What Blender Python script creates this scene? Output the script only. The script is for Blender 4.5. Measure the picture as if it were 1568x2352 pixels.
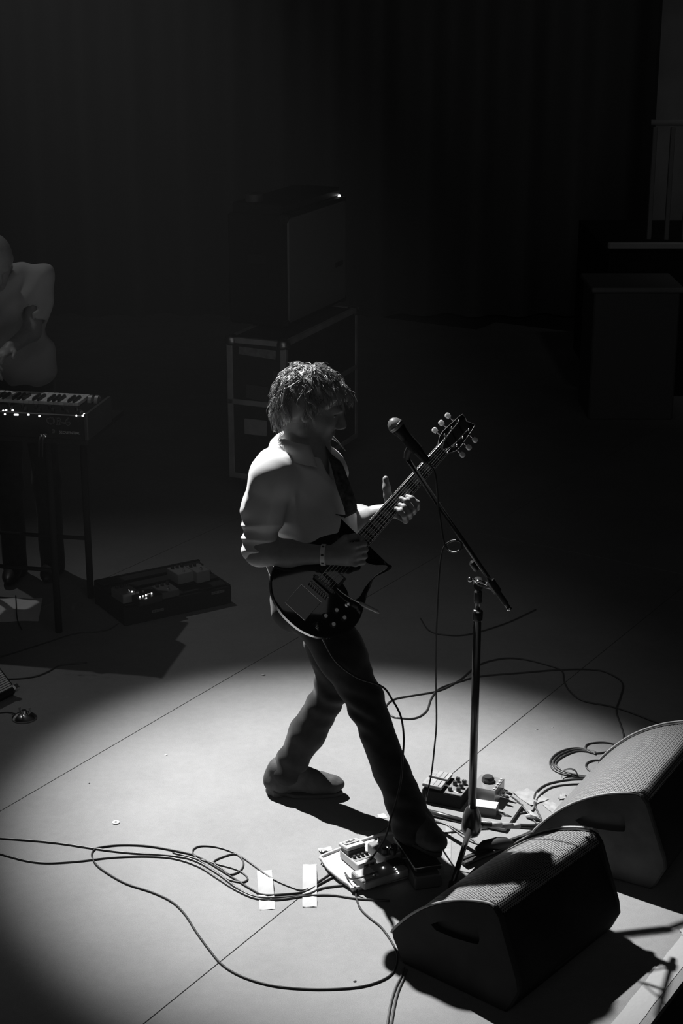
import bpy, math, random
import numpy as np
from mathutils import Vector, Matrix

for o in list(bpy.data.objects):
    bpy.data.objects.remove(o)
scene = bpy.context.scene
col = scene.collection
random.seed(7)
rng = np.random.default_rng(7)
V = lambda *a: np.array(a, dtype=float)

# ------------------------------------------------------------------ camera
FPX = 3750.0
PITCH = math.radians(18.5)
CAM = V(0.0, -5.14, 2.87)
cam_d = bpy.data.cameras.new('camera')
cam_d.sensor_fit = 'VERTICAL'
cam_d.sensor_height = 36.0
cam_d.sensor_width = 24.0
cam_d.lens = 36.0 * FPX / 2352.0
cam_d.clip_start = 0.05
cam_d.clip_end = 100
cam = bpy.data.objects.new('camera', cam_d)
cam.location = CAM
cam.rotation_euler = (math.pi / 2 - PITCH, 0, 0)
col.objects.link(cam)
scene.camera = cam

# ------------------------------------------------------------------ world, stage lamps and added fill lights
world = bpy.data.worlds.new('world')
scene.world = world
world.use_nodes = True
world.node_tree.nodes['Background'].inputs[0].default_value = (1, 1, 1, 1)
world.node_tree.nodes['Background'].inputs[1].default_value = 0.034
# thin stage haze that shows the beam of the follow spot
_hz = world.node_tree.nodes.new('ShaderNodeVolumeScatter')
_hz.inputs['Density'].default_value = .0030
_hz.inputs['Anisotropy'].default_value = .2
world.node_tree.links.new(_hz.outputs[0], world.node_tree.nodes['World Output'].inputs['Volume'])

def spot(name, loc, target, watts, size_deg, blend, radius):
    ld = bpy.data.lights.new(name, 'SPOT')
    ld.energy = watts
    ld.spot_size = math.radians(size_deg)
    ld.spot_blend = blend
    ld.shadow_soft_size = radius
    lo = bpy.data.objects.new(name, ld)
    lo.location = loc
    lo.rotation_euler = (Vector(target) - Vector(loc)).to_track_quat('-Z', 'Y').to_euler()
    col.objects.link(lo)
    return lo

# the follow spot: high, upstage, from the left of the picture, and the spill round its beam
SPOT_AT = (-3.65, 5.0, 9.0)
spot('follow_spot', SPOT_AT, (0.09, -0.05, 0.0), 15500, 14.3, 0.82, 0.06)
spot('follow_spot_spill', SPOT_AT, (-1.0, 1.2, 0.3), 300, 28, 1.0, 0.06)
# added soft fill that lifts the blacks and shadow sides, far behind the camera
_hl = bpy.data.lights.new('fill_light', 'AREA')
_hl.shape = 'RECTANGLE'
_hl.size, _hl.size_y = 14, 6
_hl.energy = 50
_ho = bpy.data.objects.new('fill_light', _hl)
_ho.location = (0, -10.5, 8.5)
_ho.rotation_euler = (Vector((0, 3, 0.5)) - Vector(_ho.location)).to_track_quat('-Z', 'Y').to_euler()
col.objects.link(_ho)
# an added weak fill spot that grazes the black drape, high at the left
spot('drape_fill', (-3.6, 5.4, 6.2), (-2.6, 8.6, 2.3), 8, 70, 1.0, 0.25)
# an added weak fill spot that brightens the side gallery and its rail
spot('gallery_fill', (3.0, 4.0, 6.5), (4.6, 7.0, 1.0), 60, 60, 1.0, 0.2)

scene.view_settings.view_transform = 'Standard'
scene.view_settings.look = 'None'
scene.view_settings.gamma = 1.0
scene.view_settings.use_curve_mapping = False
scene.view_settings.exposure = 0.0

# ------------------------------------------------------------------ geometry helpers
def ray(px, py):
    x = (px - 784) / FPX
    y = -(py - 1176) / FPX
    c, s = math.cos(PITCH), math.sin(PITCH)
    return V(x, c + y * s, -s + y * c)

def G(px, py, z=0.0):
    d = ray(px, py)
    return CAM + d * ((z - CAM[2]) / d[2])

def P(px, py, Y):
    d = ray(px, py)
    return CAM + d * ((Y - CAM[1]) / d[1])

def unit(v):
    v = np.asarray(v, float)
    return v / np.linalg.norm(v)

def spline(pts, n=8, closed=False):
    p = np.array(pts, float)
    m = len(p)
    out = []
    rngi = range(m if closed else m - 1)
    for i in rngi:
        if closed:
            p0, p1, p2, p3 = p[(i - 1) % m], p[i], p[(i + 1) % m], p[(i + 2) % m]
        else:
            p1, p2 = p[i], p[i + 1]
            p0 = p[i - 1] if i > 0 else 2 * p1 - p2
            p3 = p[i + 2] if i + 2 < m else 2 * p2 - p1
        for k in range(n):
            t = k / n
            out.append(0.5 * ((2 * p1) + (-p0 + p2) * t + (2 * p0 - 5 * p1 + 4 * p2 - p3) * t * t
                              + (-p0 + 3 * p1 - 3 * p2 + p3) * t ** 3))
    if not closed:
        out.append(p[-1])
    return np.array(out)

class MB:
    """collects polygons; build() links them as one mesh object"""
    def __init__(self):
        self.v, self.f, self.uv = [], [], {}

    def add(self, verts, faces):
        o = len(self.v)
        self.v.extend([tuple(map(float, q)) for q in verts])
        self.f.extend([tuple(i + o for i in f) for f in faces])
        return self

    def box(self, c, s, R=None, bev=0.0, taper=1.0):
        x, y, z = [k / 2 for k in s]
        if bev <= 0:
            q = [(-x, -y, -z), (x, -y, -z), (x, y, -z), (-x, y, -z),
                 (-x * taper, -y * taper, z), (x * taper, -y * taper, z), (x * taper, y * taper, z), (-x * taper, y * taper, z)]
            f = [(0, 3, 2, 1), (4, 5, 6, 7), (0, 1, 5, 4), (1, 2, 6, 5), (2, 3, 7, 6), (3, 0, 4, 7)]
        else:
            b = min(bev, x * .9, y * .9, z * .9)
            def ring(zz, ins):
                a, d = x - ins, y - ins
                if zz > 0:
                    a, d = x * taper - ins, y * taper - ins
                r = b
                out = []
                for sx, sy in ((1, 1), (-1, 1), (-1, -1), (1, -1)):
                    t = [(sx * a, sy * (d - r)), (sx * (a - r), sy * d)]
                    if sx * sy < 0:
                        t.reverse()
                    out += [(p0, p1, zz) for p0, p1 in t]
                return out
            q = ring(-z, b * .6) + ring(-z + b, 0) + ring(z - b, 0) + ring(z, b * .6)
            f = []
            for k in range(3):
                for i in range(8):
                    j = (i + 1) % 8
                    f.append((k * 8 + i, k * 8 + j, k * 8 + 8 + j, k * 8 + 8 + i))
            f.append(tuple(reversed(range(8))))
            f.append(tuple(range(24, 32)))
        q = np.array(q)
        if R is not None:
            q = q @ np.array(R).T
        return self.add(q + np.asarray(c, float), f)

    def tube(self, pts, r, n=8, closed=False, caps=True):
        pts = np.array(pts, float)
        m = len(pts)
        rs = np.full(m, r) if np.isscalar(r) else np.array(r, float)
        if closed:
            tan = np.roll(pts, -1, 0) - np.roll(pts, 1, 0)
        else:
            tan = np.gradient(pts, axis=0)
        tan /= np.maximum(np.linalg.norm(tan, axis=1), 1e-9)[:, None]
        ref = V(0, 0, 1) if abs(tan[0][2]) < .9 else V(1, 0, 0)
        u = unit(np.cross(tan[0], ref))
        q = []
        for i in range(m):
            u = u - tan[i] * np.dot(u, tan[i])
            u = u / max(np.linalg.norm(u), 1e-9)
            w = np.cross(tan[i], u)
            for k in range(n):
                a = 2 * math.pi * k / n
                q.append(pts[i] + rs[i] * (math.cos(a) * u + math.sin(a) * w))
        f = []
        for i in range(m if closed else m - 1):
            for k in range(n):
                i2 = (i + 1) % m
                k2 = (k + 1) % n
                f.append((i * n + k, i * n + k2, i2 * n + k2, i2 * n + k))
        if caps and not closed:
            f.append(tuple(reversed(range(n))))
            f.append(tuple(range((m - 1) * n, m * n)))
        return self.add(q, f)

    def cyl(self, a, b, r0, r1=None, n=16):
        return self.tube([a, b], [r0, r0 if r1 is None else r1], n)

    def lathe(self, prof, c=(0, 0, 0), R=None, n=24):
        """prof: list of (radius, height) from bottom to top, about +Z"""
        q, f = [], []
        for r, h in prof:
            for k in range(n):
                a = 2 * math.pi * k / n
                q.append((r * math.cos(a), r * math.sin(a), h))
        m = len(prof)
        for i in range(m - 1):
            for k in range(n):
                k2 = (k + 1) % n
                f.append((i * n + k, i * n + k2, (i + 1) * n + k2, (i + 1) * n + k))
        f.append(tuple(reversed(range(n))))
        f.append(tuple(range((m - 1) * n, m * n)))
        q = np.array(q)
        if R is not None:
            q = q @ np.array(R).T
        return self.add(q + np.asarray(c, float), f)

    def prism(self, outline, z0, z1, inset=0.0, M=None):
        """outline: CCW list of (x, y); inset: bevel of the upper and lower rim"""
        o = np.array(outline, float)
        m = len(o)
        c = o.mean(0)
        if inset > 0:
            t = np.roll(o, -1, 0) - np.roll(o, 1, 0)
            nn = np.stack([-t[:, 1], t[:, 0]], 1)
            nn /= np.maximum(np.linalg.norm(nn, axis=1), 1e-9)[:, None]
            i_ = o + nn * inset
            hs = [(i_, z0), (o, z0 + inset * .7), (o, z1 - inset * .7), (i_, z1)]
        else:
            hs = [(o, z0), (o, z1)]
        q = []
        for oo, z in hs:
            q += [(a, b, z) for a, b in oo]
        f = []
        for k in range(len(hs) - 1):
            for i in range(m):
                j = (i + 1) % m
                f.append((k * m + i, k * m + j, k * m + m + j, k * m + m + i))
        f.append(tuple(reversed(range(m))))
        f.append(tuple(range((len(hs) - 1) * m, len(hs) * m)))
        q = np.array(q)
        if M is not None:
            q = q @ np.array(M[0]).T + np.array(M[1])
        return self.add(q, f)

    def build(self, name, mat, parent=None, smooth=False, world=False):
        me = bpy.data.meshes.new(name)
        vs = np.array(self.v, float)
        if world and parent is not None:
            vs = to_local(vs, parent)
        me.from_pydata([tuple(q) for q in vs], [], self.f)
        return finish(me, name, mat, parent, smooth)

def to_local(vs, parent):
    M = np.array(full_matrix(parent).inverted())
    return vs @ M[:3, :3].T + M[:3, 3]

def full_matrix(o):
    m = Matrix.LocRotScale(o.location, o.rotation_euler, o.scale)
    return full_matrix(o.parent) @ m if o.parent else m

def finish(me, name, mat, parent, smooth):
    me.update()
    if smooth:
        if smooth is True:
            me.polygons.foreach_set('use_smooth', [True] * len(me.polygons))
        else:
            me.polygons.foreach_set('use_smooth', [True] * len(me.polygons))
            try:
                me.set_sharp_from_angle(angle=math.radians(smooth))
            except Exception:
                pass
    if mat is not None:
        me.materials.append(mat)
    o = bpy.data.objects.new(name, me)
    col.objects.link(o)
    if parent is not None:
        o.parent = parent
    return o

def raw(name, verts, faces, mat, parent=None, smooth=True, world=True):
    """mesh from numpy arrays (quads or triangles)"""
    me = bpy.data.meshes.new(name)
    vs = np.asarray(verts, float)
    if world and parent is not None:
        vs = to_local(vs, parent)
    fs = np.asarray(faces, np.int32)
    k = fs.shape[1]
    me.vertices.add(len(vs))
    me.vertices.foreach_set('co', vs.astype(np.float32).ravel())
    me.loops.add(fs.size)
    me.loops.foreach_set('vertex_index', fs.ravel())
    me.polygons.add(len(fs))
    me.polygons.foreach_set('loop_start', np.arange(0, fs.size, k, dtype=np.int32))
    me.update(calc_edges=True)
    me.validate()
    return finish(me, name, mat, parent, smooth)

def tag(o, label=None, cat=None, group=None, kind=None):
    if label: o['label'] = label
    if cat: o['category'] = cat
    if group: o['group'] = group
    if kind: o['kind'] = kind
    return o

def thing(name, label, cat, loc=(0, 0, 0), rz=0.0, group=None):
    o = bpy.data.objects.new(name, None)
    o.empty_display_size = .05
    o.location = [float(q) for q in loc]
    o.rotation_euler = (0, 0, rz)
    col.objects.link(o)
    return tag(o, label, cat, group)

def rot(ax, a):
    return np.array(Matrix.Rotation(a, 3, ax))

def frame_from(z, x=None):
    """rotation whose columns are x, y, z"""
    z = unit(z)
    if x is None:
        x = V(1, 0, 0) if abs(z[0]) < .9 else V(0, 1, 0)
    x = unit(np.asarray(x) - z * np.dot(x, z))
    return np.stack([x, np.cross(z, x), z], 1)

# ------------------------------------------------------------------ signed-distance bodies
def smin(a, b, k):
    h = np.maximum(k - np.abs(a - b), 0) / k
    return np.minimum(a, b) - h * h * k * .25

class Sdf:
    def __init__(self):
        self.pr = []
        self.disp = None

    def cap(self, a, b, ra, rb=None, k=.02, sub=False):
        a, b = V(*a), V(*b)
        rb = ra if rb is None else rb
        ba = b - a
        L2 = max(float(ba @ ba), 1e-12)
        def f(p):
            pa = p - a
            t = np.clip(pa @ ba / L2, 0, 1)
            return np.linalg.norm(pa - t[:, None] * ba, axis=1) - (ra + (rb - ra) * t)
        self.pr.append((f, (a + b) / 2, math.sqrt(L2) / 2 + max(ra, rb), k, sub))
        return self

    def chain(self, pts, rs, k=.02):
        for i in range(len(pts) - 1):
            self.cap(pts[i], pts[i + 1], rs[i], rs[i + 1], k)
        return self

    def ell(self, c, r, R=None, k=.02, sub=False):
        c = V(*c)
        r = V(*r)
        R = np.eye(3) if R is None else np.array(R)
        def f(p):
            q = (p - c) @ R
            k0 = np.linalg.norm(q / r, axis=1)
            k1 = np.linalg.norm(q / (r * r), axis=1)
            return k0 * (k0 - 1) / np.maximum(k1, 1e-6)
        self.pr.append((f, c, float(r.max()), k, sub))
        return self

    def box(self, c, s, R=None, rad=.01, k=.01, sub=False):
        c = V(*c)
        hs = V(*s) / 2 - rad
        R = np.eye(3) if R is None else np.array(R)
        def f(p):
            q = np.abs((p - c) @ R) - hs
            return np.linalg.norm(np.maximum(q, 0), axis=1) + np.minimum(q.max(1), 0) - rad
        self.pr.append((f, c, float(np.linalg.norm(V(*s) / 2)), k, sub))
        return self

    def ev(self, p, c=None, rad=0.0, pad=.03):
        d = np.full(len(p), 9.0)
        first = True
        for f, pc, pr, k, sub in self.pr:
            if c is not None and np.linalg.norm(c - pc) > rad + pr + k + pad:
                continue
            q = f(p)
            if sub:
                d = -smin(-d, q, k)
            elif first:
                d = q
                first = False
            else:
                d = smin(d, q, k)
        if self.disp is not None:
            m = np.abs(d) < .06
            if m.any():
                d[m] = d[m] + self.disp(p[m])
        return d

    def mesh(self, h):
        pad = .02
        lo = np.min([pc - pr for f, pc, pr, k, s in self.pr if not s], 0) - pad
        hi = np.max([pc + pr for f, pc, pr, k, s in self.pr if not s], 0) + pad
        B = 16
        nb = np.ceil((hi - lo) / h / B).astype(int) + 1
        n = nb * B
        val = np.full(tuple(n), 1.0, np.float32)
        br = B * h * math.sqrt(3) / 2
        g = np.arange(B) * h
        off = np.stack(np.meshgrid(g, g, g, indexing='ij'), -1).reshape(-1, 3)
        for i in range(nb[0]):
            for j in range(nb[1]):
                for k_ in range(nb[2]):
                    b0 = lo + np.array([i, j, k_]) * B * h
                    c = b0 + B * h / 2
                    dc = self.ev(c[None], c, 0.0, pad=br + .05)[0]
                    if dc > br * 1.4 + .03:
                        continue
                    sl = (slice(i * B, i * B + B), slice(j * B, j * B + B), slice(k_ * B, k_ * B + B))
                    if dc < -br * 1.4 - .03:
                        val[sl] = -1
                        continue
                    val[sl] = self.ev(off + b0, c, br).reshape(B, B, B)
        return nets(val, lo, h)

def nets(val, lo, h):
    """surface nets: (vertices, quads)"""
    ins = val < 0
    n = np.array(val.shape)
    c = np.zeros(tuple(n - 1), np.int8)
    for a in (0, 1):
        for b in (0, 1):
            for d in (0, 1):
                c += ins[a:n[0] - 1 + a, b:n[1] - 1 + b, d:n[2] - 1 + d]
    act = (c > 0) & (c < 8)
    idx = np.argwhere(act)
    lut = np.full(act.shape, -1, np.int32)
    lut[act] = np.arange(len(idx))
    acc = np.zeros((len(idx), 3))
    cnt = np.zeros(len(idx))
    cs = [(a, b, d) for a in (0, 1) for b in (0, 1) for d in (0, 1)]
    cv = {q: val[idx[:, 0] + q[0], idx[:, 1] + q[1], idx[:, 2] + q[2]] for q in cs}
    for q in cs:
        for ax in range(3):
            if q[ax]:
                continue
            q2 = list(q)
            q2[ax] = 1
            v0, v1 = cv[q], cv[tuple(q2)]
            m = (v0 < 0) != (v1 < 0)
            t = v0[m] / (v0[m] - v1[m])
            pt = np.tile(np.array(q, float), (m.sum(), 1))
            pt[:, ax] += t
            acc[m] += pt
            cnt[m] += 1
    vs = lo + (idx + acc / cnt[:, None]) * h
    quads = []
    for ax in range(3):
        a0 = [slice(None)] * 3
        a1 = [slice(None)] * 3
        a0[ax] = slice(0, -1)
        a1[ax] = slice(1, None)
        i0, i1 = ins[tuple(a0)], ins[tuple(a1)]
        for sgn in (0, 1):
            e = np.argwhere((i0 & ~i1) if sgn == 0 else (~i0 & i1))
            o1, o2 = (ax + 1) % 3, (ax + 2) % 3
            e = e[(e[:, o1] > 0) & (e[:, o2] > 0) & (e[:, o1] < n[o1] - 1) & (e[:, o2] < n[o2] - 1)]
            def cell(d1, d2):
                q = e.copy()
                q[:, o1] -= d1
                q[:, o2] -= d2
                return lut[q[:, 0], q[:, 1], q[:, 2]]
            qd = np.stack([cell(1, 1), cell(0, 1), cell(0, 0), cell(1, 0)], 1)
            if sgn:
                qd = qd[:, ::-1]
            quads.append(qd)
    q = np.concatenate(quads)
    return vs, q[(q >= 0).all(1)]

def wob(p, f, seed):
    """cheap smooth noise in about [-1, 1]"""
    r = np.random.default_rng(seed)
    out = np.zeros(len(p))
    for _ in range(5):
        d = r.normal(size=3)
        d = d / np.linalg.norm(d) * f * r.uniform(.6, 1.5)
        out += np.sin(p @ d + r.uniform(0, 6.28))
    return out / 3.2

# ------------------------------------------------------------------ materials
def mat(name, v, rough=.6, metal=0.0, spec=.5, nscale=0, namt=0.0, bump=0.0, bscale=200, coat=0.0, emit=0.0, sheen=0.0):
    m = bpy.data.materials.new(name)
    m.use_nodes = True
    nt = m.node_tree
    b = nt.nodes['Principled BSDF']
    b.inputs['Base Color'].default_value = (v, v, v, 1)
    b.inputs['Roughness'].default_value = rough
    b.inputs['Metallic'].default_value = metal
    b.inputs['Specular IOR Level'].default_value = spec
    if coat:
        b.inputs['Coat Weight'].default_value = coat
        b.inputs['Coat Roughness'].default_value = .06
    if sheen:
        b.inputs['Sheen Weight'].default_value = sheen
    if emit:
        b.inputs['Emission Color'].default_value = (1, 1, 1, 1)
        b.inputs['Emission Strength'].default_value = emit
    tc = nt.nodes.new('ShaderNodeTexCoord')
    if namt:
        t = nt.nodes.new('ShaderNodeTexNoise')
        t.inputs['Scale'].default_value = nscale
        t.inputs['Detail'].default_value = 6
        nt.links.new(tc.outputs['Object'], t.inputs['Vector'])
        r = nt.nodes.new('ShaderNodeMapRange')
        r.inputs['From Min'].default_value = .3
        r.inputs['From Max'].default_value = .7
        r.inputs['To Min'].default_value = v * (1 - namt)
        r.inputs['To Max'].default_value = v * (1 + namt)
        nt.links.new(t.outputs['Fac'], r.inputs['Value'])
        nt.links.new(r.outputs['Result'], b.inputs['Base Color'])
    if bump:
        t = nt.nodes.new('ShaderNodeTexNoise')
        t.inputs['Scale'].default_value = bscale
        t.inputs['Detail'].default_value = 3
        nt.links.new(tc.outputs['Object'], t.inputs['Vector'])
        bp = nt.nodes.new('ShaderNodeBump')
        bp.inputs['Strength'].default_value = bump
        bp.inputs['Distance'].default_value = .002
        nt.links.new(t.outputs['Fac'], bp.inputs['Height'])
        nt.links.new(bp.outputs['Normal'], b.inputs['Normal'])
    return m

def floor_mat():
    m = mat('stage_floor_paint', .22, .62, spec=.3)
    nt = m.node_tree
    b = nt.nodes['Principled BSDF']
    tc = nt.nodes.new('ShaderNodeNewGeometry')
    def noise(scale, detail, lo, hi, fmin=.3, fmax=.7):
        t = nt.nodes.new('ShaderNodeTexNoise')
        t.inputs['Scale'].default_value = scale
        t.inputs['Detail'].default_value = detail
        t.inputs['Roughness'].default_value = .65
        nt.links.new(tc.outputs['Position'], t.inputs['Vector'])
        r = nt.nodes.new('ShaderNodeMapRange')
        r.inputs['From Min'].default_value = fmin
        r.inputs['From Max'].default_value = fmax
        r.inputs['To Min'].default_value = lo
        r.inputs['To Max'].default_value = hi
        nt.links.new(t.outputs['Fac'], r.inputs['Value'])
        return r.outputs['Result'], t
    a, _ = noise(1.7, 5, .86, 1.12)
    c, t2 = noise(420, 2, .78, 1.2)
    d, _ = noise(34, 5, .95, 1.05)
    def mul(x, y):
        n = nt.nodes.new('ShaderNodeMath')
        n.operation = 'MULTIPLY'
        for i, k in enumerate((x, y)):
            if isinstance(k, float):
                n.inputs[i].default_value = k
            else:
                nt.links.new(k, n.inputs[i])
        return n.outputs[0]
    nt.links.new(mul(mul(mul(a, c), d), .22), b.inputs['Base Color'])
    bp = nt.nodes.new('ShaderNodeBump')
    bp.inputs['Strength'].default_value = .3
    bp.inputs['Distance'].default_value = .001
    nt.links.new(t2.outputs['Fac'], bp.inputs['Height'])
    nt.links.new(bp.outputs['Normal'], b.inputs['Normal'])
    return m

def grille_mat(name, v, period, hole=.34, dark=.01):
    """perforated sheet: rows of round holes, staggered, on the UV map (metres)"""
    m = mat(name, v, .45, metal=.3)
    nt = m.node_tree
    b = nt.nodes['Principled BSDF']
    uv = nt.nodes.new('ShaderNodeTexCoord')
    def vm(op, a, val=None, b2=None):
        n = nt.nodes.new('ShaderNodeVectorMath')
        n.operation = op
        nt.links.new(a, n.inputs[0])
        if val is not None:
            n.inputs[1].default_value = val
        return n
    sc = vm('MULTIPLY', uv.outputs['UV'], (1 / period, 1 / (period * 1.732), 0)).outputs[0]
    ds = []
    for o in ((0, 0, 0), (.5, .5, 0)):
        q = vm('ADD', sc, o).outputs[0]
        q = vm('FRACTION', q).outputs[0]
        q = vm('SUBTRACT', q, (.5, .5, 0)).outputs[0]
        q = vm('MULTIPLY', q, (1, 1.732, 0)).outputs[0]
        ds.append(vm('LENGTH', q).outputs['Value'])
    mn = nt.nodes.new('ShaderNodeMath')
    mn.operation = 'MINIMUM'
    nt.links.new(ds[0], mn.inputs[0])
    nt.links.new(ds[1], mn.inputs[1])
    r = nt.nodes.new('ShaderNodeMapRange')
    r.inputs['From Min'].default_value = hole - .05
    r.inputs['From Max'].default_value = hole + .05
    r.inputs['To Min'].default_value = dark
    r.inputs['To Max'].default_value = v
    nt.links.new(mn.outputs[0], r.inputs['Value'])
    nt.links.new(r.outputs['Result'], b.inputs['Base Color'])
    bp = nt.nodes.new('ShaderNodeBump')
    bp.inputs['Strength'].default_value = .8
    bp.inputs['Distance'].default_value = .002
    nt.links.new(r.outputs['Result'], bp.inputs['Height'])
    nt.links.new(bp.outputs['Normal'], b.inputs['Normal'])
    return m

M = {
    'floor': floor_mat(),
    'under': mat('floor_gap', .02, .9),
    'drape': mat('black_drape', .20, .95, spec=.1, sheen=.2),
    'wall': mat('dark_wall', .24, .9, nscale=3, namt=.2),
    'rail': mat('pale_rail', .4, .5),
    'skin': mat('skin', .27, .5, spec=.35, nscale=60, namt=.08, bump=.1, bscale=300),
    'shirt': mat('pale_cotton', .68, .85, spec=.2, bump=.12, bscale=700),
    'shirt2': mat('grey_cotton', .42, .85, spec=.2),
    'denim': mat('dark_denim', .022, .85, spec=.06, nscale=25, namt=.3, bump=.2, bscale=600, sheen=.15),
    'suede': mat('worn_suede', .05, .85, nscale=18, namt=.45, bump=.4, bscale=90),
    'sole': mat('shoe_sole', .05, .7),
    'hair': mat('brown_hair', .30, .30, spec=1.0),
    'paper': mat('paper', .75, .8, nscale=30, namt=.05),
    'print': mat('dark_print', .04, .8),
    'black': mat('black_plastic', .02, .45),
    'blackmat': mat('black_matte', .02, .9, spec=.1),
    'rubber': mat('rubber', .015, .7),
    'cable': mat('cable_rubber', .035, .42, spec=.6),
    'cable2': mat('grey_cable', .09, .42, spec=.6),
    'chrome': mat('chrome', .75, .18, metal=1.0),
    'steel': mat('brushed_steel', .55, .35, metal=1.0),
    'stand': mat('black_enamel_tube', .03, .25, spec=.7),
    'gloss': mat('black_lacquer', .012, .12, coat=1.0),
    'board': mat('fretboard_rosewood', .015, .6, spec=.15),
    'pearl': mat('pearl_plastic', .62, .3, coat=.4),
    'ivory': mat('ivory_plastic', .42, .35),
    'white': mat('white_enamel', .46, .4),
    'silver': mat('silver_paint', .35, .35, metal=.6),
    'greypaint': mat('grey_paint', .1, .5),
    'midgrey': mat('mid_grey', .2, .6),
    'tape': mat('white_gaffer_tape', .36, .75, bump=.5, bscale=60),
    'tape2': mat('grey_gaffer_tape', .26, .75, nscale=40, namt=.2, bump=.5, bscale=60),
    'cab': mat('speaker_cabinet', .015, .8, spec=.1, bump=.3, bscale=250, nscale=6, namt=.4),
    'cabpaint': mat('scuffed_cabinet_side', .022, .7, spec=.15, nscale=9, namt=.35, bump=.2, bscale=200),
    'grille': grille_mat('perforated_grille', .34, .009, .35, .004),
    'cloth': mat('amp_grille_cloth', .20, .85, bump=.4, bscale=500),
    'alu': mat('aluminium_edge', .38, .5, nscale=8, namt=.25),
    'caseply': mat('case_laminate', .04, .6, nscale=5, namt=.3),
    'led': mat('lit_led', 1, .5, emit=9.0),
    'leddim': mat('small_lit_led', 1, .5, emit=3.0),
    'band': mat('wristband', .75, .5),
    'strap': mat('woven_strap', .06, .8, nscale=55, namt=.9),
    'cabpaint2': mat('bounce_lit_cabinet_side', .085, .7, spec=.15, nscale=9, namt=.35, bump=.2, bscale=200),  # same side paint made lighter: floor bounce put into the colour
    'string': mat('wound_string', .7, .3, metal=1.0),
    'key': mat('white_key_plastic', .85, .35),
    'slat': mat('pale_grille_slat', .6, .5),
    'cable_dark': mat('black_guitar_lead', .016, .5, spec=.25),
    'rimglint': mat('cabinet_rim_highlight', .30, .5, nscale=30, namt=.3),  # pale colour stands in for the light caught by the cheek edges
    'inlay': mat('dull_inlay', .16, .4),
    'eye': mat('eye_white', .1, .2),
}

_b = M['pearl'].node_tree.nodes['Principled BSDF']
_b.inputs['Subsurface Weight'].default_value = 1.0
_b.inputs['Subsurface Radius'].default_value = (1, 1, 1)
_b.inputs['Subsurface Scale'].default_value = .012

# ================================================================== the stage: floor, drapes, gallery
E_AX = V(.541, .841, 0)          # the sheets run upstage to the right
N_AX = V(.841, -.541, 0)
EDGE = .1605 + 1.2215                 # the stage ends here, along the last sheet
_c = [E_AX * e_ + N_AX * n_ for e_, n_ in ((-9, EDGE - .01), (16, EDGE - .01), (16, -9), (-9, -9))]
floor_o = MB().prism([(q[0], q[1]) for q in _c], -.9, -.0195).build('floor', M['under'])
pit = MB().box((1, -1, -1.0), (24, 24, .04)).build('floor_pit', M['under'])
tag(pit, 'black pit floor below the stage edge', kind='structure')
tag(floor_o, 'grey painted stage floor laid with large sheets', kind='structure')
panel_me = None
SW, SL = 1.2215, 4.88
ang = math.atan2(E_AX[1], E_AX[0])
for i in range(-9, 1):
    for j in range(-3, 4):
        n0 = .1605 + (i + .5) * SW
        e0 = j * SL + .2 + (.35 if i % 2 else 0)
        c = E_AX * e0 + N_AX * n0
        if not (-8 < c[0] < 8 and -6 < c[1] < 9.0):
            continue
        if panel_me is None:
            p = MB().box((0, 0, -.0095), (SL - .003, SW - .003, .019), bev=.001).build('floor_panel', M['floor'], floor_o)
            panel_me = p.data
        else:
            p = bpy.data.objects.new('floor_panel', panel_me)
            col.objects.link(p)
            p.parent = floor_o
        p.location = c
        p.rotation_euler = (0, 0, ang)

def drape(name, a, b, z1, amp, folds, label):
    a, b = V(*a), V(*b)
    L = np.linalg.norm(b - a)
    t = unit(b - a)
    nrm = V(-t[1], t[0], 0)
    n = folds * 8
    q, f = [], []
    for k in range(n + 1):
        s = k / n
        w = amp * (math.sin(s * folds * 2 * math.pi) + .5 * math.sin(s * folds * 2 * math.pi * .37 + 1))
        base = a + (b - a) * s + nrm * w
        q += [base, base + V(0, 0, z1)]
    q2 = [np.array(p) + nrm * .02 for p in q]
    m = len(q)
    for k in range(n):
        f.append((2 * k, 2 * k + 2, 2 * k + 3, 2 * k + 1))
        f.append((m + 2 * k, m + 2 * k + 1, m + 2 * k + 3, m + 2 * k + 2))
        f.append((2 * k, m + 2 * k, m + 2 * k + 2, 2 * k + 2))
        f.append((2 * k + 1, 2 * k + 3, m + 2 * k + 3, m + 2 * k + 1))
    o = MB().add(q + q2, f).build(name, M['drape'], smooth=True)
    return tag(o, label, kind='structure')

drape('wall_back', (-8.2, 8.8, 0), (8.2, 8.8, 0), 5.2, .07, 40, 'black drape hanging across the back of the stage')
drape('wall_left', (-6.6, -2.0, 0), (-6.6, 8.7, 0), 5.2, .07, 26, 'black drape down the side of the stage')

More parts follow.
